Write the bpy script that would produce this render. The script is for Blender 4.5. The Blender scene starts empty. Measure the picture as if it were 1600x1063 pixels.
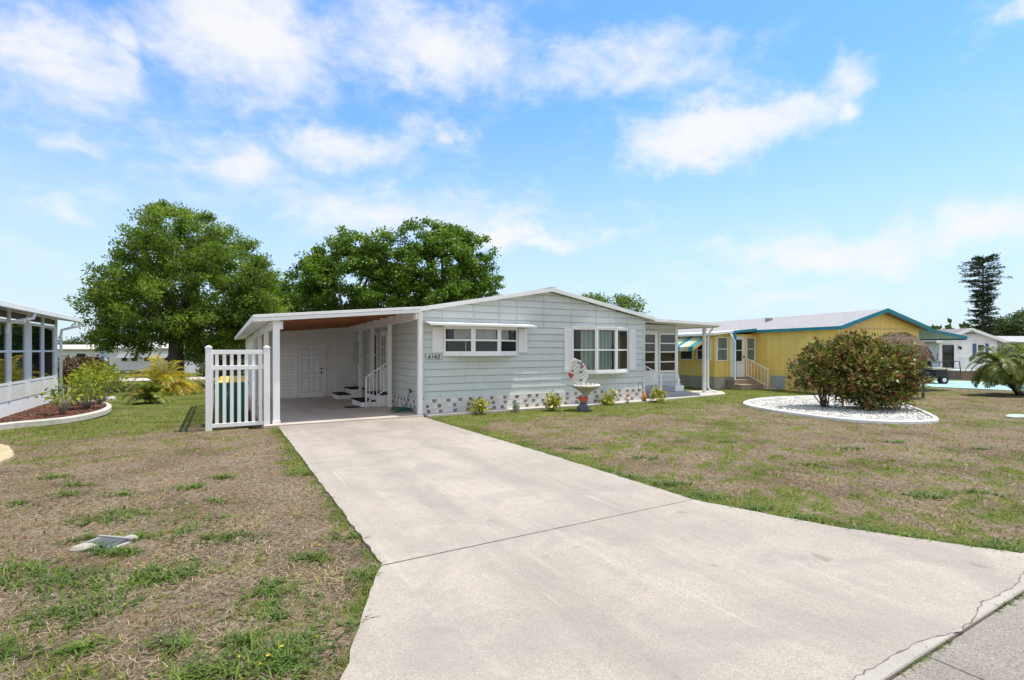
import bpy, math, random
import numpy as np
from mathutils import Vector, Matrix
random.seed(7); rng = np.random.default_rng(11)
R = math.radians
scene = bpy.context.scene
COL = scene.collection
TH = R(30); SN, CS = math.sin(TH), math.cos(TH); EYE = 1.8

def at(u, v, z=0.0):
    "ground point seen at photo pixel (used only to read positions off the survey of the photograph)"
    l = (u - 800) / 800.; w = -(v - 547) / 800.
    t = (z - EYE) / w
    return ((SN + l * CS) * t, (CS - l * SN) * t)
def dl(d, l): return (d * SN + l * CS, d * CS - l * SN)
def ud(u, d): return dl(d, (u - 800) / 800. * d)
def gz(y): return -.015 * min(max(y - 13.6, 0), 20)

# ------------------------------------------------------------------ materials
def nodes(m):
    m.use_nodes = True
    nt = m.node_tree
    return nt, nt.nodes, nt.links
def mk(nt, typ, **kw):
    n = nt.nodes.new(typ)
    for k, v in kw.items():
        if k.startswith('i_'):
            key = k[2:]
            key = int(key) if key.isdigit() else key
            if hasattr(v, 'is_output') or isinstance(v, bpy.types.NodeSocket): nt.links.new(v, n.inputs[key])
            else: n.inputs[key].default_value = v
        else: setattr(n, k, v)
    return n
def rgb(c): return (c[0], c[1], c[2], 1)
def mixc(nt, fac, a, b, mode='MIX'):
    n = nt.nodes.new('ShaderNodeMix'); n.data_type = 'RGBA'; n.blend_type = mode
    for s, v in ((n.inputs[0], fac), (n.inputs[6], a), (n.inputs[7], b)):
        if isinstance(v, bpy.types.NodeSocket): nt.links.new(v, s)
        else: s.default_value = v if isinstance(v, (int, float)) else rgb(v)
    return n.outputs[2]
def noise(nt, co, scale, detail=4, rough=.55, dist=0):
    n = mk(nt, 'ShaderNodeTexNoise'); n.inputs['Scale'].default_value = scale
    n.inputs['Detail'].default_value = detail; n.inputs['Roughness'].default_value = rough; n.inputs['Distortion'].default_value = dist
    if co: nt.links.new(co, n.inputs['Vector'])
    return n.outputs[0]
def ramp(nt, fac, stops):
    n = nt.nodes.new('ShaderNodeValToRGB'); nt.links.new(fac, n.inputs[0])
    e = n.color_ramp.elements
    while len(e) < len(stops): e.new(.5)
    for el, (p, c) in zip(e, stops):
        el.position = p; el.color = rgb(c) if not isinstance(c, (int, float)) else (c, c, c, 1)
    return n.outputs[0]
def math_(nt, op, a, b=None, c=None, clamp=False):
    n = nt.nodes.new('ShaderNodeMath'); n.operation = op; n.use_clamp = clamp
    for i, v in enumerate((a, b, c)):
        if v is None: continue
        if isinstance(v, bpy.types.NodeSocket): nt.links.new(v, n.inputs[i])
        else: n.inputs[i].default_value = v
    return n.outputs[0]
def bump(nt, h, strength, dist, bsdf):
    b = mk(nt, 'ShaderNodeBump'); b.inputs['Strength'].default_value = strength; b.inputs['Distance'].default_value = dist
    nt.links.new(h, b.inputs['Height']); nt.links.new(b.outputs[0], bsdf.inputs['Normal'])
def mapped(nt, sc=(1, 1, 1), rot=(0, 0, 0)):
    tc = mk(nt, 'ShaderNodeTexCoord'); mp = mk(nt, 'ShaderNodeMapping')
    mp.inputs['Scale'].default_value = sc; mp.inputs['Rotation'].default_value = rot
    nt.links.new(tc.outputs['Object'], mp.inputs[0]); return mp.outputs[0]
_mc = {}
def paint(name, c, rough=.5, var=.12, scale=3, bmp=.15, bscale=60, spec=.4, metal=0, stretch=(1, 1, 1), dirt=None):
    "painted / plain surface with cloudy variation, fine grain and faint streaks"
    if name in _mc: return _mc[name]
    m = bpy.data.materials.new(name); nt, N, L = nodes(m); b = N['Principled BSDF']
    co = mapped(nt, stretch)
    n1 = noise(nt, co, scale, 6)
    lo = tuple(x * (1 - var) for x in c); hi = tuple(min(1, x * (1 + var * .7)) for x in c)
    col = ramp(nt, n1, [(.3, lo), (.7, hi)])
    n2 = noise(nt, mapped(nt, (7, 7, .7)), 2.2, 5)
    d = dirt or tuple(x * .72 for x in c)
    col = mixc(nt, ramp(nt, n2, [(.52, 0.), (.8, .55)]), col, d)
    L.new(col, b.inputs['Base Color']); b.inputs['Roughness'].default_value = rough
    b.inputs['Specular IOR Level'].default_value = spec; b.inputs['Metallic'].default_value = metal
    if bmp: bump(nt, noise(nt, co, bscale, 3), bmp, .01, b)
    _mc[name] = m; return m
def leafmat(name, cols, trans=.3, rough=.5, clump=None):
    if name in _mc: return _mc[name]
    m = bpy.data.materials.new(name); nt, N, L = nodes(m); b = N['Principled BSDF']
    g = mk(nt, 'ShaderNodeNewGeometry')
    k = len(cols)
    col = ramp(nt, g.outputs['Random Per Island'], [(i / max(k - 1, 1), c) for i, c in enumerate(cols)])
    co = mapped(nt)
    cl = noise(nt, co, clump or .7, 3)
    col = mixc(nt, 1., col, ramp(nt, cl, [(.3, (.62, .66, .62)), (.5, (1.05, 1.05, 1)), (.70, (1.5, 1.38, 1.0))]), 'MULTIPLY')
    L.new(col, b.inputs['Base Color']); b.inputs['Roughness'].default_value = rough
    b.inputs['Specular IOR Level'].default_value = .3
    if trans:
        t = mk(nt, 'ShaderNodeBsdfTranslucent'); L.new(mixc(nt, 1., col, (1.3, 1.35, .6), 'MULTIPLY'), t.inputs[0])
        mx = mk(nt, 'ShaderNodeMixShader'); mx.inputs[0].default_value = trans
        L.new(b.outputs[0], mx.inputs[1]); L.new(t.outputs[0], mx.inputs[2])
        L.new(mx.outputs[0], N['Material Output'].inputs[0])
    _mc[name] = m; return m
def glassmat(name, tint=(.86, .9, .9), refl=.03):
    "window glass: see-through with a mirror share that grows at grazing angles"
    if name in _mc: return _mc[name]
    m = bpy.data.materials.new(name); nt, N, L = nodes(m)
    N.remove(N['Principled BSDF'])
    t = mk(nt, 'ShaderNodeBsdfTransparent'); t.inputs[0].default_value = rgb(tint)
    g = mk(nt, 'ShaderNodeBsdfGlossy'); g.inputs['Roughness'].default_value = .015
    g.inputs[0].default_value = (.9, .95, .95, 1)
    co = mapped(nt); bp = mk(nt, 'ShaderNodeBump'); bp.inputs['Strength'].default_value = .05; bp.inputs['Distance'].default_value = .02
    L.new(noise(nt, co, 2.0, 2), bp.inputs['Height']); L.new(bp.outputs[0], g.inputs['Normal'])
    lw = mk(nt, 'ShaderNodeLayerWeight'); lw.inputs[0].default_value = .3
    f = math_(nt, 'ADD', math_(nt, 'MULTIPLY', lw.outputs[0], .5), refl, clamp=True)
    mx = mk(nt, 'ShaderNodeMixShader'); L.new(f, mx.inputs[0]); L.new(t.outputs[0], mx.inputs[1]); L.new(g.outputs[0], mx.inputs[2])
    L.new(mx.outputs[0], N['Material Output'].inputs[0]); _mc[name] = m; return m
def grooved(name, c, axis, pitch, rough=.55, width=.1, dark=.5, vert=True):
    "boards with grooves along one object axis (0 x, 1 y, 2 z)"
    if name in _mc: return _mc[name]
    m = bpy.data.materials.new(name); nt, N, L = nodes(m); b = N['Principled BSDF']
    tc = mk(nt, 'ShaderNodeTexCoord'); sp = mk(nt, 'ShaderNodeSeparateXYZ'); L.new(tc.outputs['Object'], sp.inputs[0])
    q = math_(nt, 'FRACT', math_(nt, 'DIVIDE', sp.outputs[axis], pitch))
    gr = math_(nt, 'LESS_THAN', q, width)
    bid = math_(nt, 'FLOOR', math_(nt, 'DIVIDE', sp.outputs[axis], pitch))
    wn = mk(nt, 'ShaderNodeTexWhiteNoise', noise_dimensions='1D'); L.new(bid, wn.inputs['W'])
    n1 = noise(nt, tc.outputs['Object'], 1.3, 6)
    col = ramp(nt, n1, [(.3, tuple(x * .86 for x in c)), (.7, tuple(min(1, x * 1.08) for x in c))])
    col = mixc(nt, 1., col, ramp(nt, wn.outputs[0], [(0, (.96, .96, .96)), (1, (1.03, 1.03, 1.03))]), 'MULTIPLY')
    col = mixc(nt, gr, col, tuple(x * dark for x in c))
    L.new(col, b.inputs['Base Color']); b.inputs['Roughness'].default_value = rough
    bump(nt, math_(nt, 'SUBTRACT', 1., gr), .5, .01, b)
    _mc[name] = m; return m

WHITE = lambda: paint('white_paint', (.88, .88, .865), .45, .05, 2, .08)
VINYL = lambda: paint('white_vinyl', (.87, .87, .865), .35, .04, 2, .03)
TRIM = lambda: paint('shaded_trim', (.90, .88, .85), .5, .06, 2, .08)
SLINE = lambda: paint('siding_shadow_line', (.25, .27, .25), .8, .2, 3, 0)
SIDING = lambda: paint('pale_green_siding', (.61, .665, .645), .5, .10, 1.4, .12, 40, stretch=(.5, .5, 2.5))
SILVER = lambda: paint('roof_metal', (.74, .74, .75), .45, .1, 2, .05)
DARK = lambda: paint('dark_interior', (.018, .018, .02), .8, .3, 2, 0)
BLACK = lambda: paint('black_rubber', (.015, .015, .016), .7, .2, 5, .1)
GREYP = lambda: paint('grey_step_paint', (.36, .38, .41), .6, .12, 4, .2)

# ------------------------------------------------------------------ mesh helpers
ORG = {}
def root_of(o):
    while o.parent: o = o.parent
    return o
def thing(name, label, cat, loc=(0, 0, 0), rotz=0, group=None, local=True):
    o = bpy.data.objects.new(name, None); COL.objects.link(o); o.empty_display_size = .1
    o.location = loc; o.rotation_euler = (0, 0, rotz)
    o['label'] = label; o['category'] = cat
    if group: o['group'] = group
    if not local: ORG[o.name] = Vector(loc)
    return o
def tag(o, label, cat, group=None, kind=None):
    if label: o['label'] = label
    if cat: o['category'] = cat
    if group: o['group'] = group
    if kind: o['kind'] = kind
    return o
def copy_tree(o, parent=None):
    c = o.copy(); COL.objects.link(c)
    if parent: c.parent = parent
    for ch in list(o.children): copy_tree(ch, c)
    return c

class MB:
    def __init__(s): s.v = []; s.f = []; s.m = []; s.k = 0
    def add(s, vs, fs):
        b = len(s.v); s.v += [tuple(p) for p in vs]
        for f in fs: s.f.append(tuple(b + i for i in f)); s.m.append(s.k)
    def box(s, x0, x1, y0, y1, z0, z1):
        s.add([(x, y, z) for z in (z0, z1) for x, y in ((x0, y0), (x1, y0), (x1, y1), (x0, y1))],
              [(3, 2, 1, 0), (4, 5, 6, 7), (0, 1, 5, 4), (1, 2, 6, 5), (2, 3, 7, 6), (3, 0, 4, 7)]); return s
    def obox(s, fr, a0, a1, b0, b1, c0, c1):
        "box in a wall frame: a along the wall, b up, c outwards"
        o, ux, n = fr
        P = lambda a, b, c: (o[0] + ux[0] * a + n[0] * c, o[1] + ux[1] * a + n[1] * c, o[2] + b)
        s.add([P(a, b, c) for b in (b0, b1) for a, c in ((a0, c1), (a1, c1), (a1, c0), (a0, c0))],
              [(3, 2, 1, 0), (4, 5, 6, 7), (0, 1, 5, 4), (1, 2, 6, 5), (2, 3, 7, 6), (3, 0, 4, 7)]); return s
    def oquad(s, fr, a0, a1, b0, b1, c):
        o, ux, n = fr
        P = lambda a, b: (o[0] + ux[0] * a + n[0] * c, o[1] + ux[1] * a + n[1] * c, o[2] + b)
        s.add([P(a0, b0), P(a1, b0), P(a1, b1), P(a0, b1)], [(0, 1, 2, 3)]); return s
    def poly(s, pts): s.add(pts, [tuple(range(len(pts)))]); return s
    def prism(s, pts, z0, z1):
        n = len(pts)
        s.add([(x, y, z0) for x, y in pts] + [(x, y, z1) for x, y in pts],
              [tuple(range(n - 1, -1, -1)), tuple(range(n, 2 * n))] + [(i, (i + 1) % n, n + (i + 1) % n, n + i) for i in range(n)]); return s
    def slab(s, pts, th):
        "polygon of 3d points given a thickness downwards"
        n = len(pts)
        s.add([(x, y, z - th) for x, y, z in pts] + list(pts),
              [tuple(range(n - 1, -1, -1)), tuple(range(n, 2 * n))] + [(i, (i + 1) % n, n + (i + 1) % n, n + i) for i in range(n)]); return s
    def bar(s, p, q, w, h=None):
        p, q = Vector(p), Vector(q); d = (q - p).normalized(); h = h or w
        up = Vector((0, 0, 1)) if abs(d.z) < .95 else Vector((0, 1, 0))
        a = d.cross(up).normalized() * w / 2; b = a.cross(d).normalized() * h / 2
        s.add([p - a - b, p + a - b, p + a + b, p - a + b, q - a - b, q + a - b, q + a + b, q - a + b],
              [(3, 2, 1, 0), (4, 5, 6, 7), (0, 1, 5, 4), (1, 2, 6, 5), (2, 3, 7, 6), (3, 0, 4, 7)]); return s
    def tube(s, pts, r, n=8, cap=True):
        pts = [Vector(p) for p in pts]; rs = r if isinstance(r, (list, tuple)) else [r] * len(pts)
        vs = []; fs = []; prev = None
        for i, p in enumerate(pts):
            d = (pts[min(i + 1, len(pts) - 1)] - pts[max(i - 1, 0)]).normalized()
            if prev is None:
                a = d.cross(Vector((0, 0, 1)) if abs(d.z) < .9 else Vector((1, 0, 0))).normalized()
            else: a = (prev - d * prev.dot(d)).normalized()
            prev = a; b = d.cross(a)
            for k in range(n):
                t = 2 * math.pi * k / n; vs.append(p + (a * math.cos(t) + b * math.sin(t)) * rs[i])
        for i in range(len(pts) - 1):
            for k in range(n): fs.append((i * n + k, i * n + (k + 1) % n, (i + 1) * n + (k + 1) % n, (i + 1) * n + k))
        if cap: fs += [tuple(range(n - 1, -1, -1)), tuple(range(len(vs) - n, len(vs)))]
        s.add(vs, fs); return s
    def lathe(s, prof, c=(0, 0, 0), n=16, sx=1, sy=1, fl=0, ph=0):
        vs = []; fs = []
        for r, z in prof:
            for k in range(n):
                t = 2 * math.pi * k / n + ph; q = r * (1 + (fl if k % 2 else 0))
                vs.append((c[0] + q * math.cos(t) * sx, c[1] + q * math.sin(t) * sy, c[2] + z))
        for i in range(len(prof) - 1):
            for k in range(n): fs.append((i * n + k, i * n + (k + 1) % n, (i + 1) * n + (k + 1) % n, (i + 1) * n + k))
        fs += [tuple(range(n - 1, -1, -1)), tuple(range(len(vs) - n, len(vs)))]
        s.add(vs, fs); return s
    def build(s, name, mat, parent=None, base=None, smooth=False, bevel=0, shear=0, y0=13.6):
        off = Vector((0, 0, 0))
        if parent is not None: off = ORG.get(root_of(parent).name, off)
        elif base is not None: off = Vector(base)
        vs = [(x - off[0], y - off[1], z - off[2] - shear * (y - y0)) for x, y, z in s.v]
        me = bpy.data.meshes.new(name); me.from_pydata(vs, [], s.f)
        for mm in (mat if isinstance(mat, (list, tuple)) else [mat]): me.materials.append(mm)
        me.polygons.foreach_set('material_index', s.m)
        if smooth: me.polygons.foreach_set('use_smooth', [True] * len(s.f))
        me.update()
        o = bpy.data.objects.new(name, me); COL.objects.link(o)
        if parent is not None: o.parent = parent
        else: o.location = off
        if bevel:
            b = o.modifiers.new('bevel', 'BEVEL'); b.width = bevel; b.segments = 2; b.limit_method = 'ANGLE'
        return o
def npmesh(name, V, F, mat, parent=None, base=(0, 0, 0), smooth=False, mi=None):
    "V (n,3) array, F (m,k) index array"
    V = np.asarray(V, np.float32); F = np.asarray(F, np.int32)
    off = np.array(ORG.get(root_of(parent).name, (0, 0, 0)) if parent is not None else base, np.float32)
    me = bpy.data.meshes.new(name); k = F.shape[1]
    me.vertices.add(len(V)); me.vertices.foreach_set('co', (V - off).ravel())
    me.loops.add(F.size); me.loops.foreach_set('vertex_index', F.ravel())
    me.polygons.add(len(F)); me.polygons.foreach_set('loop_start', np.arange(0, F.size, k, dtype=np.int32))
    me.polygons.foreach_set('loop_total', np.full(len(F), k, np.int32))
    for mm in (mat if isinstance(mat, (list, tuple)) else [mat]): me.materials.append(mm)
    if mi is not None: me.polygons.foreach_set('material_index', np.asarray(mi, np.int32))
    if smooth: me.polygons.foreach_set('use_smooth', np.ones(len(F), bool))
    me.update(calc_edges=True); me.validate()
    o = bpy.data.objects.new(name, me); COL.objects.link(o)
    if parent is not None: o.parent = parent
    else: o.location = base
    return o
def unit(a): return a / np.maximum(np.linalg.norm(a, axis=1, keepdims=True), 1e-6)
def leaves(C, size, aspect=.45, D=None, up=.0, jitter=.35, fold=.12, N=None):
    "diamond leaves: one quad each with base at C; returns V, F"
    n = len(C); C = np.asarray(C)
    d = rng.normal(size=(n, 3)) if D is None else np.asarray(D) + rng.normal(size=(n, 3)) * jitter
    d[:, 2] += up; d = unit(d)
    t_ = rng.normal(size=(n, 3)) if N is None else unit(np.asarray(N)) * 1.1 + rng.normal(size=(n, 3)) * .6
    a = unit(np.cross(d, t_)); nn = np.cross(d, a)
    L = (size * rng.uniform(.6, 1.3, n))[:, None]
    V = np.stack([C, C + d * L * .5 + a * L * aspect * .5 + nn * L * fold, C + d * L, C + d * L * .5 - a * L * aspect * .5 + nn * L * fold], 1).reshape(-1, 3)
    F = np.arange(n * 4).reshape(n, 4)
    return V, F
def crown_pts(ells, nclump, per, cr, shell=.55):
    vol = np.array([e[3] * e[4] * e[5] for e in ells]) ** .7; vol = vol / vol.sum()
    cc = []; pts = []; out = []
    for i in range(nclump):
        e = ells[rng.choice(len(ells), p=vol)]
        d = rng.normal(size=3); d /= np.linalg.norm(d)
        r = shell + (1 - shell) * rng.random() ** .7
        c = np.array(e[:3]) + d * np.array(e[3:]) * r
        cc.append(c)
        rr = cr * rng.uniform(.6, 1.35)
        k = int(per * rng.uniform(.6, 1.4))
        p = unit(rng.normal(size=(k, 3))) * (rng.random((k, 1)) ** .45) * rr * np.array([1.15, 1.15, .75])
        pts.append(c + p); out.append(p / rr + d * .5)
    return np.array(cc), np.concatenate(pts), np.concatenate(out)
def make_tree(name, label, cat, base, ells, nclump, per, cr, leaf, mat, bark, trunk_r, fork=.35, nlimb=9, group=None, aspect=.5, shell=.5, lean=(0, 0)):
    t = thing(name, label, cat, base, 0, group, local=False)
    cc, P, D = crown_pts(ells, nclump, per, cr, shell)
    V, F = leaves(P, leaf, aspect, rng.normal(size=D.shape), jitter=.3, N=unit(D) + np.array([0, 0, .55]))
    npmesh('crown', V, F, mat, t)
    zt = max(e[2] for e in ells); b = Vector(base); f = b + Vector((lean[0], lean[1], (zt - b.z) * fork))
    m = MB(); m.tube([b + Vector((0, 0, -.1)), b.lerp(f, .15), b.lerp(f, .55), f], [trunk_r * 1.35, trunk_r, trunk_r * .88, trunk_r * .8], 10)
    for i in range(nlimb):
        q = Vector(cc[rng.integers(len(cc))])
        s0 = b.lerp(f, random.uniform(.65, 1)); mid = s0.lerp(q, .5) + Vector((random.uniform(-.3, .3), random.uniform(-.3, .3), .3))
        m.tube([s0, s0.lerp(mid, .5), mid, q], [trunk_r * .55, trunk_r * .45, trunk_r * .3, trunk_r * .08], 7)
    m.build('trunk', bark, t, smooth=True)
    return t
BARK = lambda: paint('grey_bark', (.11, .09, .07), .9, .35, 5, .8, 14, stretch=(3, 3, .6))

# ------------------------------------------------------------------ world, sun, camera
def build_world():
    w = bpy.data.worlds.new('World'); scene.world = w; w.use_nodes = True
    nt = w.node_tree; L = nt.links; bg = nt.nodes['Background']
    sky = mk(nt, 'ShaderNodeTexSky'); sky.sky_type = 'NISHITA'; sky.sun_disc = False
    sky.sun_elevation = R(72); sky.sun_rotation = R(105.5); sky.altitude = 0; sky.air_density = 1.0; sky.dust_density = .6; sky.ozone_density = 1.6
    tc = mk(nt, 'ShaderNodeTexCoord'); D = tc.outputs['Generated']
    sp = mk(nt, 'ShaderNodeSeparateXYZ'); L.new(D, sp.inputs[0])
    az = math_(nt, 'ARCTAN2', sp.outputs[0], sp.outputs[1]); el = math_(nt, 'ARCSINE', sp.outputs[2])
    warp = noise(nt, D, 7, 5, .6); warp2 = noise(nt, D, 8.3, 5, .6)
    azw = math_(nt, 'ADD', az, math_(nt, 'MULTIPLY', math_(nt, 'SUBTRACT', warp, .5), .22))
    elw = math_(nt, 'ADD', el, math_(nt, 'MULTIPLY', math_(nt, 'SUBTRACT', warp2, .5), .13))
    def angles(u, v):
        l = (u - 800) / 800; z = (547 - v) / 800
        return TH + math.atan2(l, 1), math.atan2(z, math.hypot(1, l))
    # cumulus puffs and veils of this sky: centre and half-size read off the photograph, as azimuth / elevation
    puffs = [(50, 80, 110, 62, 1.0), (170, 85, 34, 62, .85), (330, 50, 130, 75, 1.15), (420, 100, 90, 55, .85), (620, 55, 190, 75, .9), (700, 92, 75, 50, 1.05),
             (930, 100, 160, 40, .85), (1040, 115, 110, 38, .7), (1120, 205, 100, 40, 1.15), (1060, 238, 60, 30, 1.15), (1215, 175, 60, 30, .95), (1330, 112, 45, 26, .9), (1325, 158, 40, 26, .95),
             (360, 252, 82, 36, 1.15), (515, 225, 90, 30, 1.1), (610, 213, 60, 25, .8), (692, 212, 34, 20, .95), (95, 218, 66, 22, .95), (100, 320, 48, 14, .75),
             (980, 215, 45, 22, .6), (1290, 385, 150, 30, 1.05), (1500, 360, 120, 40, 1.0), (1400, 405, 160, 22, .8), (840, 378, 110, 18, .95), (985, 373, 50, 12, .6), (1585, 10, 50, 22, 1.0),
             (560, 325, 280, 40, .75), (700, 350, 160, 24, .7), (1260, 470, 120, 16, .8), (1130, 440, 120, 16, .6), (60, 60, 60, 40, .8), (1600, 330, 60, 40, .55), (160, 175, 110, 22, .5), (1150, 130, 60, 40, .45), (60, 400, 130, 30, .45)]
    tot = None
    for (u, v, ru, rv, k) in puffs:
        a0, e0 = angles(u, v)
        cosb = math.cos(a0 - TH)
        ra = ru / 800 * cosb ** 2; re = rv / 800 * cosb * math.cos(e0) ** 2 * 1.0
        x = math_(nt, 'DIVIDE', math_(nt, 'SUBTRACT', azw, a0), ra); y = math_(nt, 'DIVIDE', math_(nt, 'SUBTRACT', elw, e0), re)
        r2 = math_(nt, 'ADD', math_(nt, 'MULTIPLY', x, x), math_(nt, 'MULTIPLY', y, y))
        g = math_(nt, 'MULTIPLY', math_(nt, 'EXPONENT', math_(nt, 'MULTIPLY', r2, -.62)), k)
        tot = g if tot is None else math_(nt, 'MAXIMUM', math_(nt, 'ADD', math_(nt, 'MULTIPLY', tot, 1), math_(nt, 'MULTIPLY', g, .35)), g)
    mp = mk(nt, 'ShaderNodeMapping'); mp.inputs['Scale'].default_value = (1, 1, 1.9); L.new(D, mp.inputs[0])
    n = noise(nt, mp.outputs[0], 7.5, 12, .62, .35); n2 = noise(nt, mp.outputs[0], 21, 8, .62, .5)
    n = math_(nt, 'ADD', math_(nt, 'MULTIPLY', n, .72), math_(nt, 'MULTIPLY', n2, .28))
    dens = math_(nt, 'ADD', math_(nt, 'MULTIPLY', tot, .56), math_(nt, 'MULTIPLY', n, 1.4))
    mr = mk(nt, 'ShaderNodeMapRange', interpolation_type='SMOOTHSTEP'); L.new(dens, mr.inputs[0])
    mr.inputs[1].default_value = .74; mr.inputs[2].default_value = 1.50
    over = mk(nt, 'ShaderNodeMapRange', interpolation_type='SMOOTHSTEP'); L.new(el, over.inputs[0])  # unseen white cloud overhead, added as neutral fill for the shaded sides
    over.inputs[1].default_value = .72; over.inputs[2].default_value = 1.05; over.inputs[3].default_value = 0; over.inputs[4].default_value = .8
    fw = math_(nt, 'ADD', math_(nt, 'MULTIPLY', sp.outputs[0], SN), math_(nt, 'MULTIPLY', sp.outputs[1], CS))
    back = mk(nt, 'ShaderNodeMapRange', interpolation_type='SMOOTHSTEP'); L.new(fw, back.inputs[0])  # unseen white cloud behind the camera, added for the same fill light
    back.inputs[1].default_value = .1; back.inputs[2].default_value = -.4; back.inputs[3].default_value = 0; back.inputs[4].default_value = .75
    mask = math_(nt, 'MAXIMUM', math_(nt, 'MULTIPLY', mr.outputs[0], .95), math_(nt, 'MAXIMUM', over.outputs[0], back.outputs[0]))
    # thin haze that whitens the sky towards the horizon
    hz = mk(nt, 'ShaderNodeMapRange', interpolation_type='SMOOTHSTEP'); L.new(el, hz.inputs[0])
    hz.inputs[1].default_value = .50; hz.inputs[2].default_value = -.02; hz.inputs[3].default_value = 0.0; hz.inputs[4].default_value = .86
    tint = mixc(nt, 1., sky.outputs[0], (SKYT[0], SKYT[1], SKYT[2]), 'MULTIPLY')
    c1 = mixc(nt, hz.outputs[0], tint, HAZE)
    c2 = mixc(nt, mask, c1, CLOUD)
    L.new(c2, bg.inputs[0]); bg.inputs[1].default_value = .148
SKYT = (.92, 1.42, 1.9); HAZE = (5.0, 5.7, 6.2); CLOUD = (6.55, 6.55, 6.55)
build_world()
sd = Vector((.298, -.083, .951)).normalized()
sun = bpy.data.lights.new('sun', 'SUN'); sun.energy = 4.9; sun.angle = R(.53); sun.color = (1, .94, .85)
so = bpy.data.objects.new('sun', sun); COL.objects.link(so); so.location = sd * 40
so.rotation_euler = (-sd).to_track_quat('-Z', 'Y').to_euler()
cam = bpy.data.cameras.new('camera'); co_ = bpy.data.objects.new('camera', cam); COL.objects.link(co_)
co_.location = (0, 0, EYE); co_.rotation_euler = (R(90), 0, -TH)
cam.sensor_width = 36; cam.lens = 18; cam.shift_y = 15.5 / 1600; cam.clip_end = 2000; cam.clip_start = .05
scene.camera = co_
scene.view_settings.view_transform = 'Standard'; scene.view_settings.look = 'None'; scene.view_settings.exposure = 0
scene.render.engine = 'CYCLES'
scene.cycles.max_bounces = 8; scene.cycles.transparent_max_bounces = 12

# ------------------------------------------------------------------ ground
class VN:
    "value noise on a lattice, vectorised"
    def __init__(s, seed): s.t = np.random.default_rng(seed).random((256, 256))
    def __call__(s, x, y, sc):
        x = np.asarray(x) * sc; y = np.asarray(y) * sc
        xi = np.floor(x).astype(int); yi = np.floor(y).astype(int); fx = x - xi; fy = y - yi
        fx = fx * fx * (3 - 2 * fx); fy = fy * fy * (3 - 2 * fy); T = s.t
        g = lambda a, b: T[a % 256, b % 256]
        return (g(xi, yi) * (1 - fx) + g(xi + 1, yi) * fx) * (1 - fy) + (g(xi, yi + 1) * (1 - fx) + g(xi + 1, yi + 1) * fx) * fy
vn = VN(5); vn2 = VN(9)
def fbm(x, y, sc): return vn(x, y, sc) * .5 + vn2(x, y, sc * 2.1) * .28 + vn(x, y, sc * 4.7) * .22
def sst(a, b, x): t = np.clip((x - a) / (b - a), 0, 1); return t * t * (3 - 2 * t)
DRL = [(0.0, 1.40), (.60, 2.9), (.79, 3.34), (1.2, 4.27), (1.23, 8.9), (1.25, 13.0)]
DRR = [(7.0, 1.40), (6.13, 1.66), (5.41, 2.88), (4.95, 4.16), (4.93, 7.41), (4.80, 12.3), (4.80, 13.2)]
def edge_x(E, y):
    E = sorted(E, key=lambda p: p[1]); return np.interp(y, [p[1] for p in E], [p[0] for p in E])
def green(x, y):
    "how alive the lawn is at a point, 0 dry .. 1 green"
    x = np.asarray(x, float); y = np.asarray(y, float)
    n = fbm(x, y, .55); nf = fbm(x + 31, y + 7, 3.6)
    xr = edge_x(DRR, y); xl = edge_x(DRL, y)
    left = sst(8, 17, y) * .27
    rightb = np.exp(-np.clip(x - xr, 0, 9) / .25) * .5 + sst(9.5, 13.2, y) * .2 + sst(13, 19, y) * .08 + .05
    leftedge = np.exp(-np.clip(xl - x, 0, 9) / .16) * .25
    bias = np.where(x < 2.5, left + leftedge, rightb) + np.where(x < 2.5, -.02, .05)
    bias = np.where(y > 17, np.maximum(bias, .22), bias)
    return np.clip(sst(.47, .80, n * .27 + nf * .40 + vn2(x, y, 9.) * .29 + bias) + .06, 0, 1)
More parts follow.
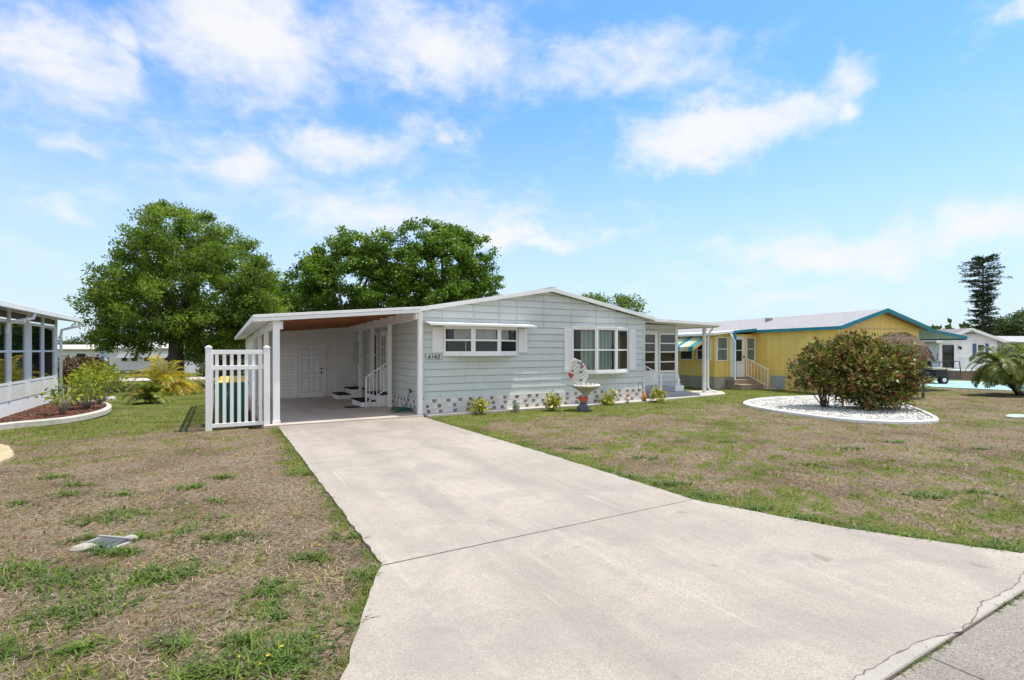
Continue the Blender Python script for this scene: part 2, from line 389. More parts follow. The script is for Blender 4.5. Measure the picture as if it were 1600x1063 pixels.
def build_ground():
    xs = np.concatenate([[-900, -300, -120, -60, -35, -20, -12], np.arange(-8, 30.01, .16), [33, 38, 45, 60, 100, 200, 400, 900]])
    ys = np.concatenate([[-600, -100, -30, -8, -2], np.arange(0, 26.01, .16), [28, 30, 32, 34, 38, 45, 60, 90, 150, 300, 900]])
    X, Y = np.meshgrid(xs, ys); x = X.ravel(); y = Y.ravel()
    z = -.015 * np.clip(y - 13.6, 0, 20) - .028 + .026 * fbm(x, y, 1.4)
    z = np.where(y < 1.5, z - .03, z)
    z = np.where((x > .8) & (x < 13.6) & (y > 13.2) & (y < 29), z - .25, z)
    nx, ny = len(xs), len(ys)
    I = np.arange(nx * ny).reshape(ny, nx)
    F = np.stack([I[:-1, :-1], I[:-1, 1:], I[1:, 1:], I[1:, :-1]], -1).reshape(-1, 4)
    m = bpy.data.materials.new('lawn'); nt, N, L = nodes(m); b = N['Principled BSDF']
    a = mk(nt, 'ShaderNodeAttribute'); a.attribute_name = 'alive'
    co = mapped(nt)
    fine = noise(nt, co, 26, 6, .7); mid = noise(nt, co, 3.2, 5, .65); big = noise(nt, co, .45, 3)
    strand = noise(nt, mapped(nt, (1, .28, 1), (0, 0, .5)), 70, 3, .6)
    dry = ramp(nt, fine, [(.30, (.045, .031, .019)), (.45, (.165, .122, .080)), (.58, (.275, .222, .158)), (.75, (.42, .37, .295))])
    dry = mixc(nt, ramp(nt, mid, [(.4, 0.), (.62, .75)]), dry, ramp(nt, fine, [(.3, (.075, .045, .024)), (.7, (.27, .185, .10))]))
    dry = mixc(nt, math_(nt, 'MULTIPLY', ramp(nt, strand, [(.55, 0.), (.72, 1.)]), .55), dry, (.38, .33, .24))
    gr = ramp(nt, fine, [(.3, (.030, .05, .008)), (.5, (.10, .135, .018)), (.72, (.24, .245, .05))])
    gr = mixc(nt, ramp(nt, mid, [(.45, 0.), (.7, .6)]), gr, (.17, .155, .06))
    f = math_(nt, 'ADD', a.outputs['Fac'], math_(nt, 'MULTIPLY', math_(nt, 'SUBTRACT', fine, .5), 1.1))
    f = math_(nt, 'ADD', f, math_(nt, 'MULTIPLY', math_(nt, 'SUBTRACT', mid, .5), .8))
    col = mixc(nt, ramp(nt, f, [(.3, 0.), (.72, .92)]), dry, gr)
    col = mixc(nt, 1., col, ramp(nt, noise(nt, co, .8, 6, .65), [(.3, (.62, .58, .54)), (.5, (1, 1, 1)), (.7, (1.2, 1.2, 1.22))]), 'MULTIPLY')
    L.new(col, b.inputs['Base Color']); b.inputs['Roughness'].default_value = .95; b.inputs['Specular IOR Level'].default_value = .1
    bump(nt, math_(nt, 'ADD', fine, math_(nt, 'MULTIPLY', strand, .5)), .9, .03, b)
    o = npmesh('ground', np.stack([x, y, z], 1), F, m, smooth=True)
    at_ = o.data.attributes.new('alive', 'FLOAT', 'POINT'); at_.data.foreach_set('value', green(x, y).astype(np.float32))
    o['kind'] = 'structure'
build_ground()

def concrete(name, c, stain=(.2, .17, .14), agg=.35, streak=(2.2, .3, 1), tracks=False):
    m = bpy.data.materials.new(name); nt, N, L = nodes(m); b = N['Principled BSDF']
    co = mapped(nt)
    big = noise(nt, co, .55, 5, .6); st = noise(nt, mapped(nt, streak), .7, 6, .62, .4); fine = noise(nt, co, 190, 3, .8); mid = noise(nt, co, 9, 5, .7)
    col = ramp(nt, big, [(.3, tuple(x * .86 for x in c)), (.7, tuple(x * 1.08 for x in c))])
    col = mixc(nt, ramp(nt, st, [(.48, 0.), (.78, .62)]), col, tuple(x * .62 for x in c))
    col = mixc(nt, ramp(nt, mid, [(.5, 0.), (.8, .35)]), col, tuple(x * .74 for x in c))
    vor = mk(nt, 'ShaderNodeTexVoronoi'); vor.inputs['Scale'].default_value = 150; L.new(co, vor.inputs['Vector'])
    sp = mk(nt, 'ShaderNodeSeparateColor'); L.new(vor.outputs['Color'], sp.inputs[0])
    pe = ramp(nt, sp.outputs[0], [(.0, (.55, .5, .45)), (.25, (.86, .85, .83)), (.75, (1.04, 1.04, 1.03)), (.93, (1.15, 1.14, 1.1)), (1, (1.5, 1.48, 1.44))])
    col = mixc(nt, agg, col, mixc(nt, 1., col, pe, 'MULTIPLY'))
    col = mixc(nt, agg, col, mixc(nt, 1., col, ramp(nt, fine, [(.3, (.72, .7, .68)), (.6, (1.06, 1.06, 1.06))]), 'MULTIPLY'))
    if tracks:
        tc = mk(nt, 'ShaderNodeTexCoord'); sx = mk(nt, 'ShaderNodeSeparateXYZ'); L.new(tc.outputs['Object'], sx.inputs[0])
        wob = math_(nt, 'ADD', sx.outputs[0], math_(nt, 'MULTIPLY', math_(nt, 'SUBTRACT', noise(nt, co, .35, 2), .5), 1.6))
        f = None
        for cx in (2.2, 3.75):
            g = math_(nt, 'EXPONENT', math_(nt, 'MULTIPLY', math_(nt, 'POWER', math_(nt, 'MULTIPLY', math_(nt, 'SUBTRACT', wob, cx), 3.6), 2.), -1.)); f = g if f is None else math_(nt, 'ADD', f, g)
        f = math_(nt, 'MULTIPLY', f, ramp(nt, noise(nt, mapped(nt, (1.5, .5, 1)), 1.1, 7, .7), [(.34, 0.), (.66, .62)]))
        col = mixc(nt, f, col, (c[0] * .60, c[1] * .60, c[2] * .62))
        scr = noise(nt, mapped(nt, (9, .25, 1), (0, 0, .22)), 1.3, 6, .7)
        col = mixc(nt, ramp(nt, scr, [(.56, 0.), (.72, .35)]), col, tuple(min(1, x * 1.32) for x in c))
        blot = noise(nt, co, 1.1, 7, .68, .6); col = mixc(nt, ramp(nt, blot, [(.46, 0.), (.72, .75)]), col, (c[0] * .60, c[1] * .61, c[2] * .64))
        far = mk(nt, 'ShaderNodeMapRange'); L.new(sx.outputs[1], far.inputs[0]); far.inputs[1].default_value = 9; far.inputs[2].default_value = 13; far.inputs[3].default_value = 0; far.inputs[4].default_value = .7
        col = mixc(nt, math_(nt, 'MULTIPLY', far.outputs[0], ramp(nt, noise(nt, co, .9, 6, .7), [(.4, 0.), (.62, 1.)])), col, (c[0] * .55, c[1] * .55, c[2] * .57))
    spots = noise(nt, co, 2.6, 2, .5)
    col = mixc(nt, ramp(nt, spots, [(.70, 0.), (.76, .5)]), col, stain)
    L.new(col, b.inputs['Base Color']); b.inputs['Roughness'].default_value = .9; b.inputs['Specular IOR Level'].default_value = .25
    bump(nt, math_(nt, 'ADD', fine, math_(nt, 'MULTIPLY', mid, .6)), .35, .008, b)
    return m
CONC = concrete('driveway_concrete', (.45, .403, .345), agg=.6, tracks=True)
ROADC = concrete('gutter_concrete', (.33, .30, .265), agg=.95)
SLABC = concrete('carport_concrete', (.60, .53, .46), agg=.25)
PALEC = concrete('pale_concrete', (.55, .52, .47), agg=.3)
AQUA = concrete('aqua_concrete', (.36, .60, .56), agg=.25, stain=(.3, .4, .38))
CRACK = paint('crack_soil', (.15, .13, .11), .95, .4, 8, .3)

def jag(pts, step=.12, amp=.012):
    "subdivide an edge and roughen it"
    out = []
    for (x0, y0), (x1, y1) in zip(pts[:-1], pts[1:]):
        L_ = math.hypot(x1 - x0, y1 - y0); n = max(1, int(L_ / step))
        for i in range(n):
            t = i / n; out.append((x0 + (x1 - x0) * t + random.uniform(-amp, amp), y0 + (y1 - y0) * t + random.uniform(-amp, amp)))
    return out + [pts[-1]]
def build_paving():
    # driveway in three pours with narrow open joints
    def pour(ya, yb, k):
        l = [(edge_x(DRL, ya), ya)] + [p for p in DRL if ya < p[1] < yb] + [(edge_x(DRL, yb), yb)]
        r = [(edge_x(DRR, ya), ya)] + [p for p in sorted(DRR, key=lambda q: q[1]) if ya < p[1] < yb] + [(edge_x(DRR, yb), yb)]
        return jag([(float(a), b) for a, b in r], .1) + jag([(float(a), b) for a, b in l][::-1], .1)
    m = MB()
    for ya, yb in ((1.40, 4.215), (4.23, 8.93), (8.942, 13.17)): m.prism(pour(ya, yb, 0), -.09, .012)
    tag(m.build('driveway', CONC), None, None, kind='structure')
    m = MB(); m.prism([(-3, 1.384), (-3, -3.5), (3.62, -3.5), (3.62, 1.384)], -.1, -.002); m.prism([(3.63, 1.384), (3.63, -3.5), (16, -3.5), (16, 1.384)], -.1, -.002)
    tag(m.build('road_gutter', ROADC), None, None, kind='structure')
    # broken repair strip along the gutter joint
    top = [at(*p) for p in [(1640, 868), (1598, 897), (1592, 915), (1570, 928), (1535, 945), (1526, 958), (1524, 968), (1500, 990), (1478, 998), (1440, 1004), (1400, 1025), (1340, 1062), (1290, 1090)]]
    top = jag(top, .05, .010)
    m = MB(); lo = [(p[0], 1.402) for p in top]
    for i in range(len(top) - 1): m.poly([(*lo[i], .0145), (*lo[i + 1], .0145), (*top[i + 1], .0145), (*top[i], .0145)])
    patch = m.build('apron_patch', concrete('patch_concrete', (.45, .415, .37), agg=.25)); tag(patch, None, None, kind='structure')
    m = MB(); z = .0165
    for i in range(len(top) - 1):
        w0 = .001 + .007 * (((i * 37) % 7) / 7) ** 2
        m.poly([(top[i][0], top[i][1] - .002, z), (top[i + 1][0], top[i + 1][1] - .002, z), (top[i + 1][0], top[i + 1][1] + w0, z), (top[i][0], top[i][1] + w0, z)])
    tag(m.build('driveway_crack', CRACK), None, None, kind='structure')
    m = MB(); m.box(-3, 16, 1.380, 1.404, -.08, -.008)
    tag(m.build('joint_soil', paint('moss_soil', (.085, .07, .04), .95, .5, 14, .8, 40)), None, None, kind='structure')
    # carport slab, falls gently to the back
    m = MB(); m.prism([(.95, 13.19), (4.86, 13.19), (4.86, 27.5), (.95, 27.5)], -.25, .03)
    tag(m.build('carport_slab', SLABC, shear=.012, y0=13.2), None, None, kind='structure')
    # strip of paving along the front of the house and the patio at its right end
    m = MB(); m.prism(jag([(4.98, 13.58), (4.98, 13.2), (7.0, 13.22), (10, 13.13), (13.3, 13.05), (14.2, 13.2), (17.9, 13.65), (18.9, 14.6), (18.6, 15.2), (16.4, 16), (13.3, 16), (13.3, 13.58)], .2, .01), -.1, .022)
    tag(m.build('house_path', PALEC), None, None, kind='structure')
    m = MB(); m.prism([at(1440, 604), at(1640, 613), at(1700, 604), at(1500, 595.5), at(1420, 595)], -.1, .012)
    tag(m.build('aqua_drive', AQUA), None, None, kind='structure')
    m = MB(); m.prism([at(1130, 606), at(1248, 609), at(1250, 606.5), at(1180, 604)], -.1, .05)
    tag(m.build('neighbour_path', PALEC), None, None, kind='structure')
    # back street seen under the oak
    m = MB(); m.box(-60, 14, 42.2, 46.2, -.45, -.27)
    tag(m.build('back_street', PALEC), None, None, kind='structure')
build_paving()

def in_hard(x, y):
    h = (x > edge_x(DRL, y)) & (x < edge_x(DRR, y)) & (y < 13.3)
    h |= (x > .93) & (x < 17.8) & (y > 13.12 + np.where(x > 14.2, (x - 14.2) * .13, 0)) & (y < 29)
    h |= (x < -3.9 + .35 * np.clip(y - 16.6, 0, 4)) & (y > 16.0) & (y < 23)
    h |= ((x - 17.0) / 2.5 * .60 - (y - 8.9) / 2.5 * .60) ** 2 * 0 > 1
    h |= y < 1.40
    return h
def scatter(n, d0, d1, l0, l1, p=1.3):
    "points on the ground in front of the street, denser towards the street"
    u = rng.random(n); q = 1 - p
    d = (d0 ** q + u * (d1 ** q - d0 ** q)) ** (1 / q)
    l = rng.uniform(l0, l1, n) * (d * 1.25)
    return d * SN + l * CS, d * CS - l * SN, d
def blades(x, y, L, w, tilt, bend=.4, base_z=None):
    n = len(x); a = rng.uniform(0, 2 * math.pi, n)
    z = -.02 - .015 * np.clip(y - 13.6, 0, 20) if base_z is None else base_z
    dx, dy = np.cos(a), np.sin(a); ct, st = np.cos(tilt), np.sin(tilt)
    B = np.stack([x, y, np.broadcast_to(z, x.shape)], 1)
    d = np.stack([dx * ct, dy * ct, st], 1) * L[:, None]
    s = np.stack([-dy, dx, 0 * dx], 1) * (w / 2)[:, None]
    mid = B + d * .55; tip = B + d + np.stack([dx * ct, dy * ct, -np.ones(n) * st], 1) * (L * bend)[:, None] * .5
    tip[:, 2] = np.maximum(tip[:, 2], B[:, 2] + .004)
    V = np.stack([B - s, B + s, mid + s * .8, tip, mid - s * .8], 1).reshape(-1, 3)
    i = np.arange(n)[:, None] * 5
    F = np.concatenate([i + np.array([[0, 1, 2, 4]])], 1)
    T = i + np.array([[4, 2, 3, 3]])
    return V, F, T
def blade_obj(name, parts, mats):
    Vs, Fs, Ms = [], [], []; b = 0
    for k, (V, F, T) in parts:
        Fq = np.concatenate([np.stack([F[:, 0], F[:, 1], F[:, 2]], 1), np.stack([F[:, 0], F[:, 2], F[:, 3]], 1), T[:, :3]]) + b
        Vs.append(V); Fs.append(Fq); Ms.append(np.full(len(Fq), k)); b += len(V)
    o = npmesh(name, np.concatenate(Vs), np.concatenate(Fs), mats, mi=np.concatenate(Ms)); o['kind'] = 'stuff'; return o
def build_grass():
    dry = leafmat('dry_blades', [(.07, .048, .031), (.185, .135, .088), (.27, .215, .145), (.41, .355, .275), (.21, .138, .085)], 0, .9, 1.3)
    grn = leafmat('green_blades', [(.05, .09, .010), (.09, .15, .014), (.15, .205, .02), (.24, .255, .045)], .3, .6, 1.5)
    x, y, d = scatter(150000, 1.9, 17, -1.05, 1.1)
    ok = ~in_hard(x, y) & (rng.random(len(x)) > green(x, y) * .75) & (y < 26); x, y, d = x[ok], y[ok], d[ok]
    n = len(x)
    P1 = blades(x, y, rng.uniform(.02, .08, n) * (1 + d * .02), .0035 + d * .0006, rng.uniform(.03, .55, n), .3)
    tag(blade_obj('dry_grass', [(0, P1)], [dry]), 'dead tan grass blades matted over both front lawns', 'grass')
    x, y, d = scatter(130000, 1.9, 26, -1.05, 1.1, 1.15)
    g = green(x, y); ok = ~in_hard(x, y) & (rng.random(len(x)) < g * .95 + .05) & (y < 30); x, y, d = x[ok], y[ok], d[ok]
    n = len(x)
    P2 = blades(x, y, rng.uniform(.03, .085, n) * (1 + d * .015), .004 + d * .0008, rng.uniform(.3, 1.3, n), .5)
    # coarse tufts
    cs = [(205, 800, .42), (150, 812, .3), (130, 842, .16), (165, 862, .12), (195, 862, .12), (215, 838, .14), (150, 855, .05), (310, 812, .35), (325, 785, .22), (300, 835, .25), (270, 890, .36), (245, 900, .25), (150, 940, .36), (100, 965, .25), (100, 772, .2), (42, 785, .18), (45, 888, .3), (30, 910, .3), (110, 905, .25), (430, 930, .2), (445, 955, .2), (365, 838, .18),
          (430, 915, .15), (400, 1035, .3), (440, 1030, .25), (500, 1000, .22), (470, 1010, .2), (575, 895, .2), (560, 970, .2), (300, 760, .2), (190, 770, .2), (130, 757, .2), (85, 745, .15), (265, 1005, .12), (310, 1050, .15), (130, 1010, .12), (380, 1000, .1), (490, 870, .15), (545, 840, .15), (585, 860, .12), (20, 1015, .15), (470, 740, .2), (350, 745, .15),
          (1345, 830, .2), (1420, 842, .25), (1570, 860, .25), (1100, 775, .2), (1040, 755, .25), (985, 745, .2), (1180, 795, .2), (1260, 810, .2), (1130, 690, .25), (900, 700, .2), (1330, 700, .2), (1260, 725, .2), (1450, 775, .2), (1530, 770, .15), (1010, 715, .2), (1400, 690, .2), (1540, 700, .2)]
    X, Y, Ls, W = [], [], [], []
    for (u, v, r) in cs:
        cx, cy = at(u, v); dd = cx * SN + cy * CS; k = int(170 * min(1, r / .3) * min(1.2, 5 / dd) + 60)
        p = rng.normal(size=(k, 2)) * np.array([r * .62, r * .36]); ca, sa = CS, -SN
        p = p[vn(p[:, 0] + cx * 3, p[:, 1] + cy * 3, 9) > .33]; k = len(p)
        X.append(cx + p[:, 0] * ca - p[:, 1] * sa * 1); Y.append(cy + p[:, 0] * sa + p[:, 1] * ca)
        Ls.append(rng.uniform(.05, .13, k)); W.append(np.full(k, .008 + dd * .001))
    # the grass that creeps over the driveway edges and the gutter joint
    ex = []
    for E, sgn in ((DRL, -1), (DRR, 1)):
        yy = rng.uniform(1.6, 12.8, 3600) if sgn > 0 else rng.uniform(2, 12.8, 1900)
        xx = edge_x(E, yy) + sgn * np.abs(rng.normal(size=len(yy))) * .09 + sgn * .0
        kk = vn(xx * 0, yy, 2.2) > (.28 if sgn > 0 else .5); ex.append((xx[kk], yy[kk]))
    yy = 1.393 + rng.normal(size=1100) * .012; xx = rng.uniform(2.6, 8, 1100); kk = vn(xx, yy * 0, 3.1) > .42; ex.append((xx[kk], yy[kk]))
    for k, (xx, yy) in enumerate(ex):
        X.append(xx); Y.append(yy); Ls.append(rng.uniform(.03, .10, len(xx)) * (.5 if k == 2 else 1)); W.append(np.full(len(xx), .007))
    X = np.concatenate(X); Y = np.concatenate(Y); Ls = np.concatenate(Ls); W = np.concatenate(W); ok = ~in_hard(X, Y) | (np.abs(Y - 1.385) < .06); X, Y, Ls, W = X[ok], Y[ok], Ls[ok], W[ok]
    n = len(X)
    P3 = blades(X, Y, Ls, W, rng.uniform(.12, .95, n), .6, np.where(np.abs(Y - 1.393) < .05, -.004, -.02 - .015 * np.clip(Y - 13.6, 0, 20)))
    tuft = leafmat('tuft_blades', [(.055, .11, .015), (.10, .17, .025), (.16, .22, .045)], .3, .55, 2)
    tag(blade_obj('green_grass', [(0, P2), (1, P3)], [grn, tuft]), 'living green grass and coarse tufts growing through the dry lawn', 'grass')
    # tiny yellow flowers on the low weeds near the bottom of the left lawn
    C = []
    for (u, v, k) in [(420, 1040, 4), (505, 1000, 1), (490, 855, 2), (225, 948, 1)]:
        c = at(u, v)
        for _ in range(k): C.append((c[0] + random.gauss(0, .06), c[1] + random.gauss(0, .06), .035))
    V, F = leaves(np.repeat(np.array(C), 4, 0), 0.016, .8, np.tile([[1, 0, .4], [-1, 0, .4], [0, 1, .4], [0, -1, .4]], (len(C), 1)), jitter=.1)
    o = npmesh('yellow_flowers', V, F, leafmat('yellow_petals', [(.75, .55, .03), (.8, .65, .08)], .2))
    tag(o, 'tiny yellow weed flowers dotted low in the left lawn', 'flowers', kind='stuff')
build_grass()

# ------------------------------------------------------------------ windows
def wall_frame(p, q, z=0):
    "frame whose a runs p->q, outward normal to the right of travel"
    dx, dy = q[0] - p[0], q[1] - p[1]; L_ = math.hypot(dx, dy); ux = (dx / L_, dy / L_); return ((p[0], p[1], z), ux, (ux[1], -ux[0])), L_
GLASS = glassmat('window_glass'); SCREEN = glassmat('screen_glass', (.12, .12, .12), .07)
def frame_into(fm, gm, fr, a0, a1, z0, z1, cols=1, rails=(), t=.045, dep=.05, c=0.0):
    fm.obox(fr, a0, a0 + t, z0, z1, c, c + dep); fm.obox(fr, a1 - t, a1, z0, z1, c, c + dep)
    fm.obox(fr, a0 + t, a1 - t, z0, z0 + t, c, c + dep - .002); fm.obox(fr, a0 + t, a1 - t, z1 - t, z1, c, c + dep - .002)
    for i in range(1, cols):
        x = a0 + (a1 - a0) * i / cols; fm.obox(fr, x - t * .5, x + t * .5, z0 + t, z1 - t, c, c + dep - .004)
    for r in rails: fm.obox(fr, a0 + t, a1 - t, r - t * .4, r + t * .4, c, c + dep - .007)
    gm.oquad(fr, a0 + t * .5, a1 - t * .5, z0 + t * .5, z1 - t * .5, c + dep * .3)
def flat_window(parent, p, q, z0, z1, cols=1, rails=(), back=True, blind=None, glass=None, t=.045, name='window', fmat=None, dep=.05):
    fr, L_ = wall_frame(p, q); fm, gm = MB(), MB()
    frame_into(fm, gm, fr, 0, L_, z0, z1, cols, rails, t, dep)
    w = fm.build(name, fmat or WHITE(), parent); gm.build('pane', glass or GLASS, w)
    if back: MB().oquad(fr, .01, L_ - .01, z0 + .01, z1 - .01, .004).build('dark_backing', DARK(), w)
    if blind:
        bm = MB(); k = int((blind[1] - blind[0]) / .045)
        for i in range(k):
            z = blind[0] + (i + .5) * .045; bm.obox(fr, t, L_ - t, z - .018, z + .018, .0055, .0085)
        bm.build('blinds', blind[2], w)
    return w

# ------------------------------------------------------------------ the main house
HX0, HX1, HY = 4.95, 13.35, 13.6
PK, EV = 3.66, 2.88
def gable(x): return EV + (PK - EV) * (1 - abs(x - 9.2) / 4.3)
def railing_mesh(m, p0, p1, h, n=6, r=.018, low=.12, end_post=True):
    p0, p1 = Vector(p0), Vector(p1); up = Vector((0, 0, h))
    m.bar(p0, p0 + up + Vector((0, 0, .03)), .045)
    m.bar(p0 + up, p1 + up, .045, .04); m.bar(p0 + Vector((0, 0, low)), p1 + Vector((0, 0, low)), .03)
    for i in range(1, n + 1):
        q = p0.lerp(p1, i / (n + .5)); m.bar(q + Vector((0, 0, low)), q + up, .022)
    if end_post: m.bar(p1, p1 + up, .04)
def lap_wall(m, fr, a0, a1, ztop, z0, course=.208, zend=None, lip=.018, nc=44, line=.009):
    z = z0; zmax = max(ztop(a0 + (a1 - a0) * i / nc) for i in range(nc + 1))
    o, ux, n = fr
    P = lambda a, b, c: (o[0] + ux[0] * a + n[0] * c, o[1] + ux[1] * a + n[1] * c, b)
    xs = [a0 + (a1 - a0) * i / nc for i in range(nc + 1)]
    while z < zmax:
        z1 = z + course
        for xa, xb in zip(xs[:-1], xs[1:]):
            ta, tb = min(z1, ztop(xa)), min(z1, ztop(xb))
            if ta <= z and tb <= z: continue
            ta, tb = max(ta, z), max(tb, z)
            ca = lip * (1 - (ta - z) / course); cb = lip * (1 - (tb - z) / course)
            wob = .0012 * math.sin(xa * 5.3 + z * 9)
            zl = z + line; cl = lip * (1 - line / course) + wob
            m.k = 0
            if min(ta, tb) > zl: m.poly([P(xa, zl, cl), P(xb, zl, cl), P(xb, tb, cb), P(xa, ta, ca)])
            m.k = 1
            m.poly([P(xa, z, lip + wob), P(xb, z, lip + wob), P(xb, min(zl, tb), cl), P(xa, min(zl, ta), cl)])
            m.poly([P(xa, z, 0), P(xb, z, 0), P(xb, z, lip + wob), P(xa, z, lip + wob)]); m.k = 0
        z = z1
def block_band(m, fr, L_, z0, z1, seed):
    rd = random.Random(seed)
    m.k = 0; m.obox(fr, 0, L_, z0, z1, -.06, .03)
    rows = 3; hh = (z1 - z0) / rows
    m.k = 3
    for r in range(1, rows): m.obox(fr, 0, L_, z0 + r * hh - .004, z0 + r * hh + .004, .03, .0315)
    for r in range(rows):
        a = .08 + rd.uniform(0, .25)
        while a < L_ - .12:
            m.k = rd.choice((1, 1, 1, 2, 2)); w = rd.uniform(.10, .135); h = hh * rd.uniform(.55, .68); zb = z0 + r * hh + hh * .2
            m.obox(fr, a, a + w, zb, zb + h, .03, .033)
            m.k = 0; m.obox(fr, a - .012, a + w + .012, zb + h, zb + h + .014, .031, .044)
            m.k = 3; m.obox(fr, a + w * .5 + .12, a + w * .5 + .127, z0 + r * hh + .006, z0 + (r + 1) * hh - .006, .03, .0315)
            a += rd.uniform(.27, .47)
BLK = [paint('white_block', (.72, .70, .67), .8, .14, 5, .4, 30), paint('grey_block_recess', (.26, .25, .25), .9, .3, 12, .5, 30), paint('brown_block_recess', (.27, .21, .17), .9, .3, 12, .5, 30), paint('block_joint', (.48, .46, .44), .9, .2, 8, .3)]

def build_house():
    H = thing('mobile_home', 'pale grey green lap sided mobile home with white carport and two bay windows', 'house', (9.2, 13.6, 0), local=False)
    fr, L_ = wall_frame((HX0, HY), (HX1, HY))
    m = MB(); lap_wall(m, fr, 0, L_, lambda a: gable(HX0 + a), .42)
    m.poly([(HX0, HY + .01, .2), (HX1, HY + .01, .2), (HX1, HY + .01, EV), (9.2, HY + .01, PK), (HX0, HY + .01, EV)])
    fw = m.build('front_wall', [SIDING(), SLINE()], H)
    for x in (5.56, 6.54, 7.40, 8.0, 9.0, 10.09, 11.13, 12.01, 12.5):
        lo = 2.5 if x in (6.54, 7.4) else 2.56 if x in (11.13, 12.01) else .42 if x in (9.0,) else 2.0
        if x in (5.56, 8.0): lo = 2.55
        if x in (10.09, 12.5): lo = 2.58
        m = MB(); m.box(x - .014, x + .006, HY - .026, HY + .005, lo if x != 9.0 else 2.5, gable(x) - .02); m.k = 1; m.box(x + .0062, x + .015, HY - .021, HY + .005, lo if x != 9.0 else 2.5, gable(x) - .02)
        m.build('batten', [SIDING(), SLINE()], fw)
    for xa_, xb_ in ((HX0 - .02, HX0 + .07), (HX1 - .06, HX1 + .02)): m = MB(); m.box(xa_, xb_, HY - .03, HY + .02, .42, EV - .02); m.build('corner_trim', SIDING(), fw)
    if 0: m.box(HX0 - .02, HX0 + .07, HY - .03, HY + .02, .42, EV - .02); m.box(HX1 - .06, HX1 + .02, HY - .03, HY + .02, .42, EV - .02)
    # side wall under the carport
    fs, Ls = wall_frame((HX0, 28.4), (HX0, HY))
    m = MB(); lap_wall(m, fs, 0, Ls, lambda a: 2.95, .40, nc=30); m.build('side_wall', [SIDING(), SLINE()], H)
    m = MB(); m.box(HX0 + .02, HX1 - .02, HY + .05, 28.4, -.2, EV); m.build('rear_wall', SIDING(), H)
    m = MB(); block_band(m, wall_frame((HX0 + .0, HY), (HX1, HY))[0], L_, 0.0, .44, 3); block_band(m, wall_frame((HX0, 28), (HX0, HY))[0], 14.36, -.1, .40, 5)
    m.build('skirting', BLK, H)
    # roof
    m = MB(); y0, y1 = 13.39, 28.8
    xl, xr, ze, zp = 4.84, 13.66, 2.985, 3.77
    for xa, za, xb, zb in ((xl, ze, 9.22, zp), (9.22, zp, xr, ze)): m.slab([(xa, y0, za), (xb, y0, zb), (xb, y1, zb), (xa, y1, za)], .05)
    m.bar((9.22, y0 - .01, zp + .01), (9.22, y1, zp + .01), .22, .03)
    rf = m.build('roof', SILVER(), H)
    m = MB()
    for xa, za, xb, zb in ((xl, ze, 9.22, zp), (9.22, zp, xr, ze)):
        m.add([(xa, y0 - .02, za - .12), (xb, y0 - .02, zb - .12), (xb, y0 - .02, zb - .012), (xa, y0 - .02, za - .012), (xa, y0 + .02, za - .12), (xb, y0 + .02, zb - .12), (xb, y0 + .02, zb - .052), (xa, y0 + .02, za - .052)],
              [(0, 1, 2, 3), (5, 4, 7, 6), (0, 4, 5, 1), (3, 2, 6, 7), (0, 3, 7, 4), (1, 5, 6, 2)])
    m.build('fascia', WHITE(), rf)
    m = MB()
    for xa, za, xb, zb in ((xl, ze, 9.22, zp), (9.22, zp, xr, ze)): m.poly([(xa, y0 + .02, za - .09), (xb, y0 + .02, zb - .09), (xb, HY + .04, zb - .09), (xa, HY + .04, za - .09)])
    m.build('soffit', WHITE(), rf)
    # bay windows
    def bay(x0, xa, xb, x1, z0, z1, rails, kind):
        yb = 13.25; yw = HY - .0
        fm, gm, bm, dk = MB(), MB(), MB(), MB()
        for (p, q) in (((x0, yw), (xa, yb)), ((xa, yb), (xb, yb)), ((xb, yb), (x1, yw))):
            f, w = wall_frame(p, q); frame_into(fm, gm, f, 0, w, z0, z1, 1, rails, .062, .05, -.03)
            if kind == 'vertical':
                a = .06
                while a < w - .05:
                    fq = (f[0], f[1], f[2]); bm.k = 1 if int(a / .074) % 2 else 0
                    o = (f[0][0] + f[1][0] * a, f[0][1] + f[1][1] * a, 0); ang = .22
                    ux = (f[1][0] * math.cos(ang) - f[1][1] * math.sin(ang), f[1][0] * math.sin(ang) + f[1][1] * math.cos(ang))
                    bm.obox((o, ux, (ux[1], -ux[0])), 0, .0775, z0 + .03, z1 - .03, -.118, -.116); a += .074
            else:
                k = 0; z = z1 - .05; stop = z0 + (z1 - z0) * .50
                while z > stop:
                    bm.obox(f, .05, w - .05, z - .016, z + .004, -.115, -.10); z -= .03
                if w < .95 and p[0] == x0: bm.obox(f, .62, .64, z0, stop, -.11, -.10)
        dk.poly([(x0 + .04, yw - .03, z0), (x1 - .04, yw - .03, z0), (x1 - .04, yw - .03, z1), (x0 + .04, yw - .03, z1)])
        w_ = fm.build('bay_window', VINYL(), H)
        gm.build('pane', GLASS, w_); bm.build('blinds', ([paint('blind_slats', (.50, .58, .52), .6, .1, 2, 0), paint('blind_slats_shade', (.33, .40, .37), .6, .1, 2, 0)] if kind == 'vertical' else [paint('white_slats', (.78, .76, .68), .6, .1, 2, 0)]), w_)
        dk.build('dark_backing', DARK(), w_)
        tr = lambda e: [(x0 - e, yw - .02), (xa - e * .6, yb - e), (xb + e * .6, yb - e), (x1 + e, yw - .02)]
        s = MB(); s.prism(tr(.035), z0 - .075, z0 - .0); s.build('sill', VINYL(), w_)
        s = MB(); s.prism(tr(.03), z1, z1 + .055); s.build('head', WHITE(), w_)
    bay(5.60, 6.37, 7.22, 8.03, 1.70, 2.46, (2.08,), 'horizontal')
    bay(10.12, 10.88, 11.73, 12.56, 1.08, 2.53, (1.80,), 'vertical')
